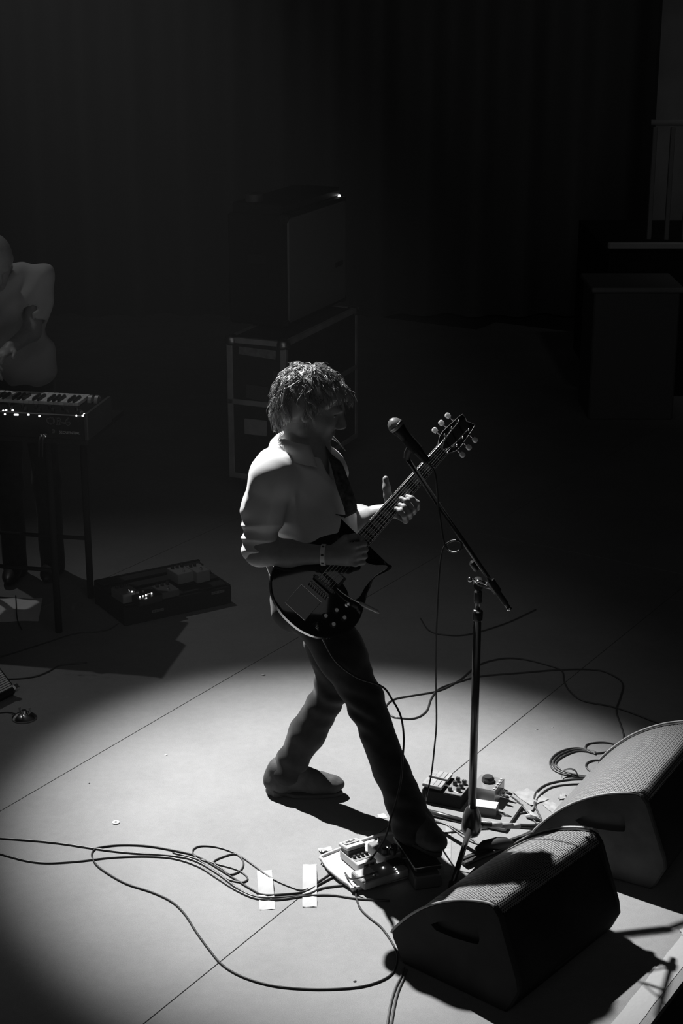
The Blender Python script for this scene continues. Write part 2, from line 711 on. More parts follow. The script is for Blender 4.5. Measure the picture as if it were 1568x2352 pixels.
# the side gallery at the right: platform, guard rail with balusters, pale wall above
GY = 6.0
gal = thing('side_gallery', 'dim side platform with a pale handrail and balusters at far right', 'platform', P(1500, 800, GY) * V(1, 1, 0))
xl = P(1400, 560, GY)[0]
zl = P(1400, 560, GY)[2]
zr = P(1500, 282, GY)[2]
xr0 = P(1496, 282, GY)[0]
MB().box(((xl + 4.6) / 2, GY + .75, zl / 2 - .03), (4.6 - xl, 1.5, zl - .06)).build('platform_body', M['blackmat'], gal, world=True)
MB().box(((xl + 4.6) / 2, GY - .01, zl - .01), (4.6 - xl + .03, .05, .045), bev=.01).build('platform_edge', M['rail'], gal, world=True)
MB().tube([(xr0, GY + .02, zr), (4.6, GY - .16, zr)], .022, 10).build('handrail', M['rail'], gal, True, world=True)
bal = None
for k in range(9):
    x = xr0 + .03 + k * .115
    if bal is None:
        bal = MB().box((x, GY + .02, (zl + zr) / 2), (.03, .03, zr - zl - .06), bev=.004).build('baluster', M['midgrey'], gal, world=True)
        x0 = x
    else:
        b2 = bal.copy()
        col.objects.link(b2)
        b2.location = (x - x0, -.02 * k, 0)
# a step in front of the platform and a folded cloth on it
st = MB().box((0, 0, .43), (.56, .5, .86), bev=.01)
stp = thing('wooden_step', 'dim grey step standing in front of the side platform', 'step', (P(1460, 615, GY - .35)[0] - .03, GY - .38, 0))
st.build('step_body', M['greypaint'], stp)
MB().box((0, 0, .875), (.6, .54, .03), bev=.006).build('tread', M['midgrey'], stp)
lowz = P(1460, 805, GY - .7)[2]
# pale wall end above the gallery
wr = MB().box((3.95, GY + 1.7, 2.6), (3.1, .12, 5.2)).build('wall_right', M['wall'])
tag(wr, 'dull grey wall behind the side platform', kind='structure')

# ================================================================== the guitarist
A = math.radians(33)
FW = V(math.cos(A), -math.sin(A), 0)      # where the chest points
LF = V(math.sin(A), math.cos(A), 0)       # to his left
UP = V(0, 0, 1)
RB = np.stack([FW, LF, UP], 1)

person = thing('person', 'person in pale rolled-sleeve shirt and dark jeans striding forward playing a guitar', 'person', (-.06, .02, 0))

pel = P(724, 1372, .03)
hipR, kneeR, ankR = P(712, 1362, -.06), P(842, 1618, -.13), P(934, 1868, -.25)
hipL, kneeL, ankL = P(742, 1358, .11), P(768, 1575, .16), P(657, 1768, .20)
neck0 = P(697, 1022, .0)
shR, elR, wrR = P(626, 1100, -.14), P(594, 1268, -.17), P(760, 1275, -.205)
shL, elL, wrL = P(738, 1108, .16), P(792, 1196, .20), P(862, 1184, .055)

# guitar frame (needed for the fretting hand)
GB = P(744, 1342, -.20)
GN = P(1012, 1037, .135)
gd = unit(GN - GB)
gv = unit(CAM - GB)
gn = unit(gv - gd * (gv @ gd))
gb = np.cross(gn, gd)
if gb[2] < 0:
    gb = -gb
# turn the face a little downwards so that its upper edge catches the spot
_r = math.radians(-1)
gn = unit(gn * math.cos(_r) + gb * math.sin(_r))
gb = unit(gb - gn * (gb @ gn))
GR = np.stack([gd, gb, gn], 1)
GL = lambda x, y, z: GB + gd * x + gb * y + gn * z

# ---- head frame
HC = P(718, 930, .0)
hp = math.radians(20)
ha = math.radians(4)
hf = V(math.cos(hp) * math.cos(ha), -math.cos(hp) * math.sin(ha), -math.sin(hp))
hs = unit(np.cross(hf, UP))
hu = np.cross(hs, hf)
HR = np.stack([hf, hs, hu], 1)
H = lambda f, s, u: HC + hf * f + hs * s + hu * u

b = Sdf()
b.ell(H(-.012, 0, .02), (.100, .076, .098), HR, .02)
b.ell(H(.040, 0, -.050), (.056, .053, .072), HR, .03)
b.cap(H(.066, -.012, -.108), H(.066, .012, -.108), .021, .021, .025)
b.cap(H(.0, .052, -.075), H(.058, .02, -.112), .014, .014, .025)
b.cap(H(.0, -.052, -.075), H(.058, -.02, -.112), .014, .014, .025)
for s in (-1, 1):
    b.ell(H(.056, s * .038, -.030), (.026, .024, .022), HR, .02)
b.cap(H(.084, -.034, .024), H(.084, .034, .024), .012, .012, .02)
b.cap(H(.092, 0, .012), H(.116, 0, -.030), .008, .012, .012)
for s in (-1, 1):
    b.ell(H(.104, s * .011, -.037), (.012, .009, .009), HR, .008)
    b.ell(H(.099, s * .032, .002), (.014, .017, .010), HR, .012, sub=True)
b.cap(H(.093, -.017, -.066), H(.093, .017, -.066), .0075, .0075, .008)
b.cap(H(.089, -.016, -.081), H(.089, .016, -.081), .008, .008, .008)
b.cap(H(.108, -.016, -.0735), H(.108, .016, -.0735), .004, .004, .006, sub=True)
for s in (-1, 1):
    b.ell(H(-.010, s * .078, -.012), (.020, .009, .033), HR @ rot('Y', -.2), .008)
    b.ell(H(-.006, s * .086, -.010), (.010, .006, .018), HR, .006, sub=True)
# neck and trunk
b.cap(H(-.030, 0, -.060), neck0 + V(.0, 0, -.005), .050, .056, .03)
chest = V(-.116, .014, 1.225)
belly = V(-.080, .022, 1.05)
b.cap(neck0 + V(0, 0, -.03), chest, .06, .10, .06)
b.ell(chest, (.100, .150, .17), RB, .05)
b.ell(belly, (.100, .135, .17), RB, .05)
b.ell(pel + V(0, 0, .02), (.10, .14, .11), RB, .05)
b.cap(shR, shL, .05, .05, .05)
b.chain([hipR, kneeR, ankR], [.07, .045, .035], .03)
b.chain([hipL, kneeL, ankL], [.07, .045, .035], .03)
# right arm and strumming hand
b.chain([shR, elR + V(.01, 0, .015), elR], [.050, .041, .040], .03)
mid = elR * .6 + wrR * .4
b.chain([elR, mid, wrR], [.041, .040, .0275], .03)
hx = unit(V(1, .22, -.02))
hz = UP
hy = unit(np.cross(hz, hx))               # into the guitar
HW = lambda x, y, z: wrR + hx * x + hy * y + hz * z
b.cap(wrR, HW(.03, 0, -.002), .027, .026, .02)
b.ell(HW(.055, -.002, .0), (.045, .017, .040), np.stack([hx, hy, hz], 1), .02)
for i, (zk, L) in enumerate(((.030, .034), (.010, .038), (-.011, .036), (-.031, .029))):
    k0 = HW(.078, -.006, zk)
    p1 = HW(.078 + L, .010, zk * 1.05 - .002)
    p2 = HW(.074 + L, .034, zk * 1.0)
    p3 = HW(.060 + L, .048, zk * .9 + .002)
    b.chain([HW(.045, .0, zk * .8), k0, p1, p2, p3], [.011, .0105, .0092, .0085, .0075], .006)
b.chain([HW(.018, .006, .026), HW(.050, .014, .048), HW(.083, .022, .050), HW(.108, .030, .042)], [.014, .012, .0105, .008], .008)
# left arm and fretting hand on the neck
b.chain([shL, elL], [.048, .042], .03)
b.chain([elL, elL * .55 + wrL * .45, wrL], [.042, .042, .029], .03)
SH = .385
b.cap(wrL, GL(SH - .01, -.012, -.040), .028, .026, .025)
b.ell(GL(SH + .005, -.022, -.036), (.042, .030, .017), GR, .02)
for i, (ds, L) in enumerate(((.030, 1.0), (.010, 1.05), (-.011, 1.0), (-.031, .86))):
    k0 = GL(SH + ds * .8, -.044, -.032)
    k1 = GL(SH + ds, -.060 - .004 * L, -.004)
    k2 = GL(SH + ds * 1.02, -.054 * L, .026)
    k3 = GL(SH + ds, -.030 + (.008 if i == 1 else 0), .027)
    k4 = GL(SH + ds * .95, -.014 + (.010 if i == 1 else 0), .017)
    b.chain([k0, k1, k2, k3, k4], [.0105, .0100, .0095, .0088, .0075], .006)
b.chain([GL(SH - .02, .0, -.038), GL(SH + .002, .034, -.028), GL(SH + .016, .056, -.016), GL(SH + .034, .078, -.008)],
        [.016, .013, .0115, .010], .012)
vs, fs = b.mesh(.0036)
raw('body', vs, fs, M['skin'], person)

for s in (-1, 1):
    MB().lathe([(0.001, -.011), (.0075, -.008), (.011, 0), (.0075, .008), (.001, .011)], H(.073, s * .032, .002), n=12).build('eye', M['eye'], person, True, world=True)
# finger nails are left to the skin; wrist band
wb = elR * .10 + wrR * .90
ax = unit(wrR - elR)
bd = MB()
fr = frame_from(ax)
n = 28
ro, q, f = .0335, [], []
for k in range(n):
    a = 2 * math.pi * k / n
    dirv = fr[:, 0] * math.cos(a) + fr[:, 1] * math.sin(a)
    for (rr, hh) in ((ro, -.0075), (ro + .0012, -.0075), (ro + .0012, .0075), (ro, .0075)):
        q.append(wb + dirv * rr + ax * hh)
for k in range(n):
    k2 = (k + 1) % n
    for j in range(4):
        j2 = (j + 1) % 4
        f.append((k * 4 + j, k2 * 4 + j, k2 * 4 + j2, k * 4 + j2))
wbo = bd.add(q, f).build('wristband', M['band'], person, 40, world=True)
wbo['label'] = 'pale paper wristband with dark square print'
for k in range(7):
    a = 2 * math.pi * (k * 2 + .3) / 14
    dirv = fr[:, 0] * math.cos(a) + fr[:, 1] * math.sin(a)
    Rq = np.stack([np.cross(ax, dirv), ax, dirv], 1)
    MB().box(wb + dirv * (ro + .0014), (.008, .0085, .0006), Rq).build('print_mark', M['print'], wbo, world=True)

# ---- shirt
def folds(p):
    d = .0024 * wob(p, 38, 3) + .0012 * wob(p, 95, 4) + .0045 * (np.abs(wob(p, 26, 50)) - .4)
    # drag folds of the loose right sleeve, ring-like near the elbow, lengthwise below the shoulder
    t = np.clip((p - shR) @ (elR - shR) / ((elR - shR) @ (elR - shR)), 0, 1)
    near = np.exp(-np.maximum(np.linalg.norm(p - (shR + t[:, None] * (elR - shR)), axis=1) - .085, 0) / .02)
    ring = np.abs(np.sin(t * 13 + 1.3 * wob(p, 20, 9) + (p @ FW) * 9)) - .6
    long_ = np.abs(np.sin((p @ FW) * 42 + (p @ LF) * 20 + 1.2 * wob(p, 14, 12))) - .6
    d = d + near * (.0085 * ring * np.clip((t - .38) * 3.5, 0, 1) + .010 * long_ * np.clip(t * 5, 0, 1) * np.clip((.62 - t) * 5, 0, 1))
    # slanting folds across the side of the trunk
    d = d + (1 - near) * .006 * (np.abs(np.sin((p @ unit(V(.75, .2, .62))) * 34 + 1.3 * wob(p, 14, 5))) - .6)
    return d

s = Sdf()
s.ell(chest, (.120, .158, .165), RB, .05)
s.ell(belly + V(0, 0, .01), (.130, .160, .17), RB, .06)
s.cap(neck0 + V(-.005, 0, -.055), chest + V(0, 0, .06), .075, .12, .05)
s.cap(shR + FW * -.008, shL, .066, .066, .05)
s.ell(shR * .5 + neck0 * .5 + FW * -.03, (.065, .085, .05), RB, .05)
slR = elR + (shR - elR) * .10
s.chain([shR, shR * .5 + slR * .5 + FW * -.012, slR + FW * -.004], [.072, .068, .056], .03)
slL = elL + (wrL - elL) * .16
s.chain([shL, elL, slL], [.066, .058, .056], .03)
s.ell(V(-.082, .026, .935), (.142, .168, .135), RB, .05)
s.cap(P(640, 1372, .05), P(652, 1385, .02), .022, .015, .03)
# openings: neck, cuffs
s.cap(neck0 + V(.0, 0, .0), neck0 + FW * .05 + V(0, 0, .09), .060, .075, .01, sub=True)
s.cap(neck0 + FW * .085 + V(0, 0, .02), neck0 + FW * .115 + V(0, 0, -.12), .030, .006, .01, sub=True)
s.cap(elR + (elR - shR) * .02, elR + (wrR - elR) * .7, .047, .043, .008, sub=True)
s.cap(slL, wrL, .046, .044, .006, sub=True)
s.disp = folds
vs, fs = s.mesh(.0045)
raw('shirt', vs, fs, M['shirt'], person)

# collar: stand and turned-down leaf, open at the front
cax = unit(H(-.03, 0, -.06) - neck0)
cfr = frame_from(cax, FW)
q, f = [], []
nn = 40
prof = [(.070, -.020), (.069, .018), (.075, .033), (.092, .020), (.112, -.014)]
for k in range(nn + 1):
    a = math.radians(38) + math.radians(284) * k / nn
    dirv = cfr[:, 0] * math.cos(a) + cfr[:, 1] * math.sin(a) * 1.08
    open_ = max(0, 1 - min(k, nn - k) / 7)
    for j, (r_, h_) in enumerate(prof):
        q.append(neck0 + V(-.010, 0, .010) + dirv * (r_ + .012 * open_ * (j / 4)) + cax * (h_ - .045 * open_ * (.3 + .7 * j / 4)) + FW * .012 * open_)
for k in range(nn):
    for j in range(len(prof) - 1):
        a0 = k * 5 + j
        f.append((a0, a0 + 5, a0 + 6, a0 + 1))
co = MB().add(q, f).build('collar', M['shirt'], person, True, world=True)
sm = co.modifiers.new('thick', 'SOLIDIFY')
sm.thickness = .003

# ---- jeans
def creases(p):
    d = .0022 * wob(p, 45, 21) + .0012 * wob(p, 120, 22)
    for k_, (kn, w) in enumerate(((kneeR, .10), (kneeL, .12))):
        r_ = np.linalg.norm(p - kn, axis=1)
        d = d + .0055 * np.exp(-(r_ / w) ** 2) * np.sin((p @ unit(V(.35, .2, .9))) * 105 + 2.6 * wob(p, 24, 30 + k_))
    for an in (ankR, ankL):
        r_ = np.linalg.norm(p - an, axis=1)
        d = d + .006 * np.exp(-(r_ / .10) ** 2) * np.sin((p @ unit(V(.2, .1, 1))) * 95 + 2 * wob(p, 25, 40))
    return d

j = Sdf()
j.ell(pel + V(.0, 0, .0), (.122, .160, .12), RB, .05)
j.ell(pel + V(-.06, .02, -.02), (.07, .12, .10), RB, .05)
j.chain([hipR + V(.005, 0, -.03), hipR * .45 + kneeR * .55, kneeR, kneeR * .4 + ankR * .6, ankR + (ankR - kneeR) * .12 + V(.015, -.005, 0)],
        [.094, .080, .060, .057, .068], .03)
j.chain([hipL + V(.0, 0, -.03), hipL * .45 + kneeL * .55, kneeL, kneeL * .45 + ankL * .55, ankL + V(.004, 0, .0)],
        [.092, .080, .062, .062, .056], .03)
j.cap(ankL, P(646, 1794, .20), .056, .050, .02)
j.cap(ankR, P(944, 1898, -.29), .060, .064, .02)
j.disp = creases
vs, fs = j.mesh(.0045)
raw('jeans', vs, fs, M['denim'], person)

# ---- shoes
def shoe(heel, toe, ank, lift, name, label, pitch=0.0):
    heel, toe, ank = map(np.array, (heel, toe, ank))
    d = unit((toe - heel) * V(1, 1, 0))
    sd = V(-d[1], d[0], 0)
    L = np.linalg.norm((toe - heel)[:2])
    up = V(0, 0, 1)
    if pitch:
        d, up = d * math.cos(pitch) + up * math.sin(pitch), up * math.cos(pitch) - d * math.sin(pitch)
    R = np.stack([d, sd, up], 1)
    o = heel + V(0, 0, lift)
    Q = lambda x, y, z: o + d * x * L + sd * y + up * z
    u = Sdf()
    u.ell(Q(.17, 0, .055), (.055, .040, .050), R, .02)
    u.ell(Q(.50, 0, .045), (.105, .041, .036), R, .03)
    u.ell(Q(.78, .004, .040), (.070, .047, .030), R, .03)
    u.cap(Q(.22, 0, .06), ank + V(0, 0, -.01), .044, .046, .03)
    u.cap(Q(.30, 0, .105), Q(.66, 0, .058), .034, .027, .03)
    u.cap(Q(.155, 0, .05), ank - (toe - heel) / L * .022, .045, .047, .02)
    u.box(Q(.5, 0, -.03), (.5, .3, .072), R, .002, .006, sub=True)
    u.disp = lambda p: .0012 * wob(p, 150, 61) + .0015 * wob(p, 60, 62)
    vs, fs = u.mesh(.0042)
    so = raw(name, vs, fs, M['suede'], person)
    so['label'] = label
    k = MB()
    out = []
    for t in range(28):
        a = 2 * math.pi * t / 28
        x = .5 + .5 * math.cos(a)
        w = (.036 + .012 * math.sin(math.pi * min(1, x * 1.25 + .05)) * (x > .35) + .004 * (x > .5)) * math.sin(a)
        out.append((x * (L + .004) - .002, w))
    k.prism(out, 0, .014, .003, (R, o)).prism([(a_ * .30, b_ * .95) for a_, b_ in out], -.0, .024, .002, (R, o))
    k.build('sole', M['sole'], so, 35, world=True)
    return so

hl, tl = G(611, 1820), G(786, 1826)
shoe(hl, tl, ankL, .002, 'shoe', 'worn pale suede shoe on the rear foot')

# ---- hair: an undercoat and a few thousand loose strands in locks
hc = Sdf()
hc.ell(H(-.022, 0, .034), (.100, .084, .090), HR, .02)
hc.ell(H(-.076, 0, -.026), (.048, .070, .076), HR, .03)
hc.ell(H(.050, 0, .070), (.056, .070, .034), HR, .03)
hc.ell(H(-.040, .060, -.005), (.040, .026, .058), HR, .02)
hc.ell(H(-.040, -.060, -.005), (.040, .026, .058), HR, .02)
hc.disp = lambda p: .004 * wob(p, 70, 71) + .0025 * wob(p, 170, 72)
hv, hq = hc.mesh(.005)
SEG = 9
CEN = H(-.02, 0, .02)
crown = H(-.055, 0, .125)
strands = []
locks = 0
while locks < 470:
    v = unit(rng.normal(size=3))
    f_, s_, u_ = v
    # no hair on the face, below the jaw line, or under the chin
    if f_ > .45 and u_ < .40: continue
    if f_ > .05 and u_ < -.05: continue
    if f_ > -.15 and u_ < -.42: continue
    if u_ < -.85: continue
    root = H(-.02 + .100 * f_, .084 * s_, .026 + .092 * u_)
    if u_ < -.1 and f_ < 0:
        root = root + hf * -.034
    nr = unit(root - CEN)
    lo_, hi_ = .02, .22
    for _ in range(11):
        md_ = (lo_ + hi_) / 2
        if hc.ev((CEN + nr * md_)[None])[0] < -.007: lo_ = md_
        else: hi_ = md_
    root = CEN + nr * lo_
    away = unit(root - crown + rng.normal(size=3) * .03)
    dirs = unit(away + V(0, 0, -.35) + (hf * .6 if f_ > .15 else 0) - (hf * .25 if f_ < -.3 else 0))
    dirs = unit(dirs + np.cross(nr, dirs) * rng.normal() * .55)
    L = rng.uniform(.052, .092) * (.8 if f_ > .4 else 1.0) * (1.12 if u_ < 0 and f_ < 0 else 1.0)
    lift, curl = rng.uniform(.35, 1.1), rng.uniform(-.2, .9)
    if u_ < .1: curl += .25
    amp, ph, fr_ = rng.uniform(.3, .9), rng.uniform(0, 6.28), rng.uniform(4, 8)
    p = root.copy()
    path = [p.copy()]
    side = np.cross(nr, dirs)
    for k in range(SEG):
        t = (k + 1) / SEG
        nrm = unit(p - CEN)
        dd = dirs - nrm * (dirs @ nrm)
        g = unit(dd) + nrm * (lift * (1 - t) ** 2 + curl * t * t) + V(0, 0, -.6) * t + side * amp * math.sin(ph + t * fr_) + nrm * .4 * amp * math.cos(ph + t * fr_)
        p = p + unit(g) * L / SEG
        path.append(p.copy())
    path = np.array(path)
    locks += 1
    for k in range(rng.integers(7, 12)):
        off = rng.normal(size=3) * .0052
        spread = np.linspace(1.0, .30, SEG + 1)[:, None]
        jit = np.cumsum(rng.normal(size=(SEG + 1, 3)) * .0007, axis=0)
        cut = rng.integers(SEG - 2, SEG + 2)
        strands.append((path + off * spread + jit)[:cut])
for k in range(150):                        # single loose hairs
    pth = strands[rng.integers(len(strands))]
    strands.append(pth + (pth - CEN) * np.linspace(0, .10, len(pth))[:, None] + np.cumsum(rng.normal(size=pth.shape) * .0022, axis=0))
hv_all, hf_all = [np.array(hv)], [np.array(hq)]
base = len(hv)
for p in strands:
    m = len(p)
    tan = np.gradient(p, axis=0)
    tan /= np.linalg.norm(tan, axis=1)[:, None]
    u = np.cross(tan, V(.3, .5, .8))
    u /= np.maximum(np.linalg.norm(u, axis=1), 1e-6)[:, None]
    w = np.cross(tan, u)
    rad = (.0013 * (1 - np.linspace(0, 1, m) ** 2 * .85))[:, None]
    ring = np.stack([p + rad * u, p + rad * (-.5 * u + .87 * w), p + rad * (-.5 * u - .87 * w)], 1).reshape(-1, 3)
    hv_all.append(ring)
    i = np.arange(m - 1)[:, None] * 3
    k = np.arange(3)[None]
    k2 = (k + 1) % 3
    q = np.stack([i + k, i + k2, i + 3 + k2, i + 3 + k], -1).reshape(-1, 4)
    hf_all.append(q + base)
    base += len(ring)
raw('hair', np.concatenate(hv_all), np.concatenate(hf_all), M['hair'], person)

# ================================================================== the guitar
gt = thing('electric_guitar', 'black double-cutaway electric guitar slung on the striding player', 'guitar', GB)
gt.rotation_euler = Matrix([list(r_) for r_ in GR]).to_euler()
# local axes: x along the neck to the head, y to the bass side, z out of the face
half = [(-.168, .0), (-.164, .045), (-.146, .095), (-.112, .135), (-.065, .160), (-.015, .163), (.035, .146), (.075, .126),
        (.110, .120), (.145, .128), (.180, .143), (.205, .152), (.216, .146), (.205, .124), (.182, .098), (.166, .070), (.163, .045), (.172, .029)]
tre = [(x - (.012 if x > .1 else 0), -y * (.86 if x > .12 else 1.0)) for x, y in reversed(half[1:])]
outl = half[:1] + tre[::-1]
outl = half + tre           # bass side from butt to neck, then treble side back
outl = outl[::-1]           # counter-clockwise
o2 = spline([(x, y, 0) for x, y in outl], 3, True)[:, :2]
MB().prism(o2, -.036, 0, .008).build('guitar_body', M['gloss'], gt, 40)
# pickguard with pale edge on the treble side
pg = [(.165, -.026), (.150, -.052), (.160, -.080), (.188, -.112), (.178, -.118), (.135, -.106), (.085, -.105), (.045, -.112), (.020, -.098),
      (.035, -.070), (.045, -.042), (.060, -.034), (.060, .034), (.165, .028)]
pgs = spline([(x, y, 0) for x, y in pg], 3, True)[:, :2]
pgo = MB().prism(pgs, .0002, .0028).build('pickguard', M['gloss'], gt)
MB().tube([(x, y, .0032) for x, y in pgs[:26]], .0011, 6).build('pickguard_edge', M['ivory'], pgo, True)
# neck, fretboard, inlays, frets
nk, fb = MB(), MB()
X0, X1 = .150, .628
q, f = [], []
ns = 10
for i in range(ns + 1):
    t = i / ns
    x = X0 + (X1 - X0) * t
    w = .027 - .0055 * t
    for k in range(9):
        a = math.pi * k / 8
        q.append((x, w * math.cos(a), -.001 - .019 * math.sin(a)))
for i in range(ns):
    for k in range(8):
        a0 = i * 9 + k
        f.append((a0, a0 + 9, a0 + 10, a0 + 1))
f += [tuple(range(9)), tuple(reversed(range(ns * 9, ns * 9 + 9)))]
for i in range(ns):
    f.append((i * 9, i * 9 + 8, i * 9 + 17, i * 9 + 9))
nk.add(q, f).build('neck', M['gloss'], gt, 50)
fbo = MB().add([(.165, -.0275, -.001), (X1, -.0215, -.001), (X1, .0215, -.001), (.165, .0275, -.001),
                (.165, -.0265, .005), (X1, -.0205, .005), (X1, .0205, .005), (.165, .0265, .005)],
               [(0, 3, 2, 1), (4, 5, 6, 7), (0, 1, 5, 4), (1, 2, 6, 5), (2, 3, 7, 6), (3, 0, 4, 7)]).build('fretboard', M['board'], gt)
for s_ in (-1, 1):
    MB().tube([(.165, s_ * .0278, .004), (X1, s_ * .0217, .004)], .0012, 6).build('binding', M['ivory'], fbo)
fp = [.628 * (1 - 2 ** (-n_ / 12)) for n_ in range(23)]
fret_me = None
for n_ in range(1, 23):
    x = .628 - fp[n_]
    w = .0265 - .006 * (x - .165) / .463
    if fret_me is None:
        fr_o = MB().tube([(0, -1, 0), (0, 1, 0)], .0009, 6).build('fret', M['steel'], fbo)
        fret_me = fr_o.data
        for vv in fret_me.vertices:
            pass
    else:
        fr_o = bpy.data.objects.new('fret', fret_me)
        col.objects.link(fr_o)
        fr_o.parent = fbo
    fr_o.location = (x, 0, .0056)
    fr_o.scale = (1, w, 1)
for n_ in (3, 5, 7, 9, 12, 15, 17, 19):
    xa, xb = .628 - fp[n_ - 1], .628 - fp[n_]
    xm, dx = (xa + xb) / 2, abs(xa - xb) * .62
    w = (.0265 - .006 * (xm - .165) / .463) * .72
    MB().add([(xm - dx / 2, -w, .0052), (xm + dx / 2, -w * .8, .0052), (xm + dx / 2, w * .8, .0052), (xm - dx / 2, w, .0052),
              (xm - dx / 2, -w, .0040), (xm + dx / 2, -w * .8, .0040), (xm + dx / 2, w * .8, .0040), (xm - dx / 2, w, .0040)],
             [(0, 1, 2, 3), (7, 6, 5, 4), (0, 4, 5, 1), (1, 5, 6, 2), (2, 6, 7, 3), (3, 7, 4, 0)]).build('inlay', M['inlay'], fbo)
MB().box((X1 + .003, 0, .004), (.005, .043, .008), bev=.001).build('nut', M['ivory'], gt)
# headstock, tilted back
th = math.radians(-14)
hsM = (np.array([[math.cos(th), 0, -math.sin(th)], [0, 1, 0], [math.sin(th), 0, math.cos(th)]]), V(X1 + .004, 0, .0))
HQ = lambda x, y, z: hsM[0] @ V(x, y, z) + hsM[1]
hso = [(0, .0215), (0, -.0215), (.030, -.036), (.060, -.040), (.150, -.032), (.172, -.028), (.166, -.012), (.158, 0), (.166, .012), (.172, .028), (.150, .032), (.060, .040), (.030, .036)]
hs_o = MB().prism(hso[::1], -.014, 0, .001, hsM).build('headstock', M['gloss'], gt)
MB().tube([HQ(x, y, .0002) for x, y in hso] , .0006, 5, True).build('headstock_binding', M['ivory'], hs_o)
posts = []
for s_ in (1, -1):
    for k in range(3):
        x = .045 + k * .042
        y = s_ * (.027 - .002 * k)
        pk = MB()
        pk.cyl(HQ(x, y, -.002), HQ(x, y, .014), .0035, .003, 12)
        po = pk.build('tuner_post', M['chrome'], hs_o, True)
        posts.append((x, y))
        kn = MB()
        kn.cyl(HQ(x, s_ * .034, -.008), HQ(x, s_ * .052, -.008), .0025, .0025, 8)
        kn.build('tuner_shaft', M['chrome'], hs_o, True)
        kb = MB()
        c = HQ(x, s_ * .062, -.008)
        oo = [(-.006, -.009), (.006, -.009), (.010, -.001), (.009, .006), (.004, .010), (-.004, .010), (-.009, .006), (-.010, -.001)]
        Rk = np.stack([V(*hsM[0][:, 0]), V(0, s_, 0), s_ * V(*hsM[0][:, 2])], 1)
        kb.prism(oo, -.004, .004, .0015, (Rk, c)).build('tuner_button', M['pearl'], hs_o, 30)
# strings
for k in range(6):
    y0 = (-.026 + .0104 * k)
    yn = (-.0175 + .007 * k)
    s_ = 1 if k >= 3 else -1
    kk = (k - 3) if k >= 3 else (2 - k)
    x, y = posts[kk if k >= 3 else 3 + kk]
    MB().tube([(-.005, y0, .016), (X1 + .003, yn, .0088), HQ(x, y - s_ * .003, .006)], .0005 + .00020 * k, 6).build('string', M['string'], gt, True)
# bridge, vibrato unit and its arm, pickups, knobs, jack
MB().box((-.004, 0, .009), (.016, .082, .012), bev=.003).box((.0, 0, .003), (.006, .09, .006)).build('bridge', M['stand'], gt)
vt = MB()
vt.box((-.095, .012, .004), (.082, .086, .006), bev=.002)
vto = vt.build('vibrato_plate', M['gloss'], gt)
MB().tube([(-.136, -.031, .0078), (-.136, .055, .0078), (-.054, .055, .0078), (-.054, -.031, .0078)], .0012, 6).build('plate_edge', M['chrome'], vto)
for k in range(9):
    MB().cyl((-.036, -.036 + .009 * k, .003), (-.022, -.036 + .009 * k, .010), .0028, .0028, 8).build('spring', M['steel'], gt, True)
def gl(px, py, z):                          # picture point on the plane z over the guitar face, in guitar axes
    d = ray(px, py)
    p0 = GL(0, 0, z)
    t = ((p0 - CAM) @ gn) / (d @ gn)
    w = CAM + d * t - GB
    return V(w @ gd, w @ gb, w @ gn)
arm = spline([gl(772, 1350, .014), gl(790, 1365, .022), gl(812, 1378, .032), gl(828, 1385, .036)], 5)
ao = MB().tube(arm, .0026, 8).build('vibrato_arm', M['chrome'], gt, True)
MB().tube([gl(826, 1384, .036), gl(832, 1388, .037), gl(850, 1397, .039), gl(867, 1405, .040), gl(871, 1408, .040)], [.0042, .0066, .0066, .0056, .002], 12).build('arm_tip', M['ivory'], ao, True)
for x in (.042, .118):
    pu = MB().box((x, 0, .005), (.040, .086, .010), bev=.002).build('pickup', M['black'], gt)
    MB().box((x, 0, .011), (.032, .070, .005), bev=.002).build('pickup_cover', M['gloss'], pu)
for (px, py) in ((771, 1403), (746, 1416), (789, 1420), (764, 1435)):
    c = gl(px, py, 0)
    ko = MB().lathe([(.011, .0), (.011, .003), (.009, .004), (.0085, .012), (.0075, .013)], c, n=18).build('knob', M['black'], gt, 40)
    MB().lathe([(.0062, .0), (.0062, .0008)], c + V(0, 0, .0131), n=16).build('knob_cap', M['steel'], ko)
c = gl(797, 1390, 0)
MB().lathe([(.008, 0), (.008, .003), (.003, .004), (.0028, .014), (.0036, .016)], c, n=14).build('pickup_switch', M['chrome'], gt, 40)
jk = gl(729, 1432, .002)
MB().tube([jk, jk + V(-.012, -.002, .018), jk + V(-.02, -.004, .036)], [.0055, .0065, .0055], 12).build('jack_plug', M['chrome'], gt, True)
# strap: from the bass horn over the left shoulder, round the back, to the butt
sw = []
stp_pts = [GL(.205, .130, -.010), P(806, 1180, -.115), P(787, 1112, -.115), P(764, 1050, -.06), P(722, 1022, .04), P(690, 1024, .09), P(655, 1060, .13),
           P(625, 1160, .15), P(612, 1280, .10), P(628, 1360, -.04), GL(-.160, .02, -.018)]
sp_ = spline(stp_pts, 8)
nS = len(sp_)
axis_c = np.stack([np.interp(sp_[:, 2], [.9, 1.4], [-.08, -.11]), np.full(nS, .02), sp_[:, 2]], 1)
tan = np.gradient(sp_, axis=0)
tan /= np.linalg.norm(tan, axis=1)[:, None]
outw = sp_ - axis_c
outw[nS // 2 - 10: nS // 2 + 2] += V(0, 0, .2)
outw /= np.linalg.norm(outw, axis=1)[:, None]
side = np.cross(tan, outw)
side /= np.linalg.norm(side, axis=1)[:, None]
q, f = [], []
for i in range(nS):
    w = .026 if 6 < i < nS - 6 else .015
    for a_, b_ in ((-w, -.001), (w, -.001), (w, .001), (-w, .001)):
        q.append(sp_[i] + side[i] * a_ + np.cross(side[i], tan[i]) * b_)
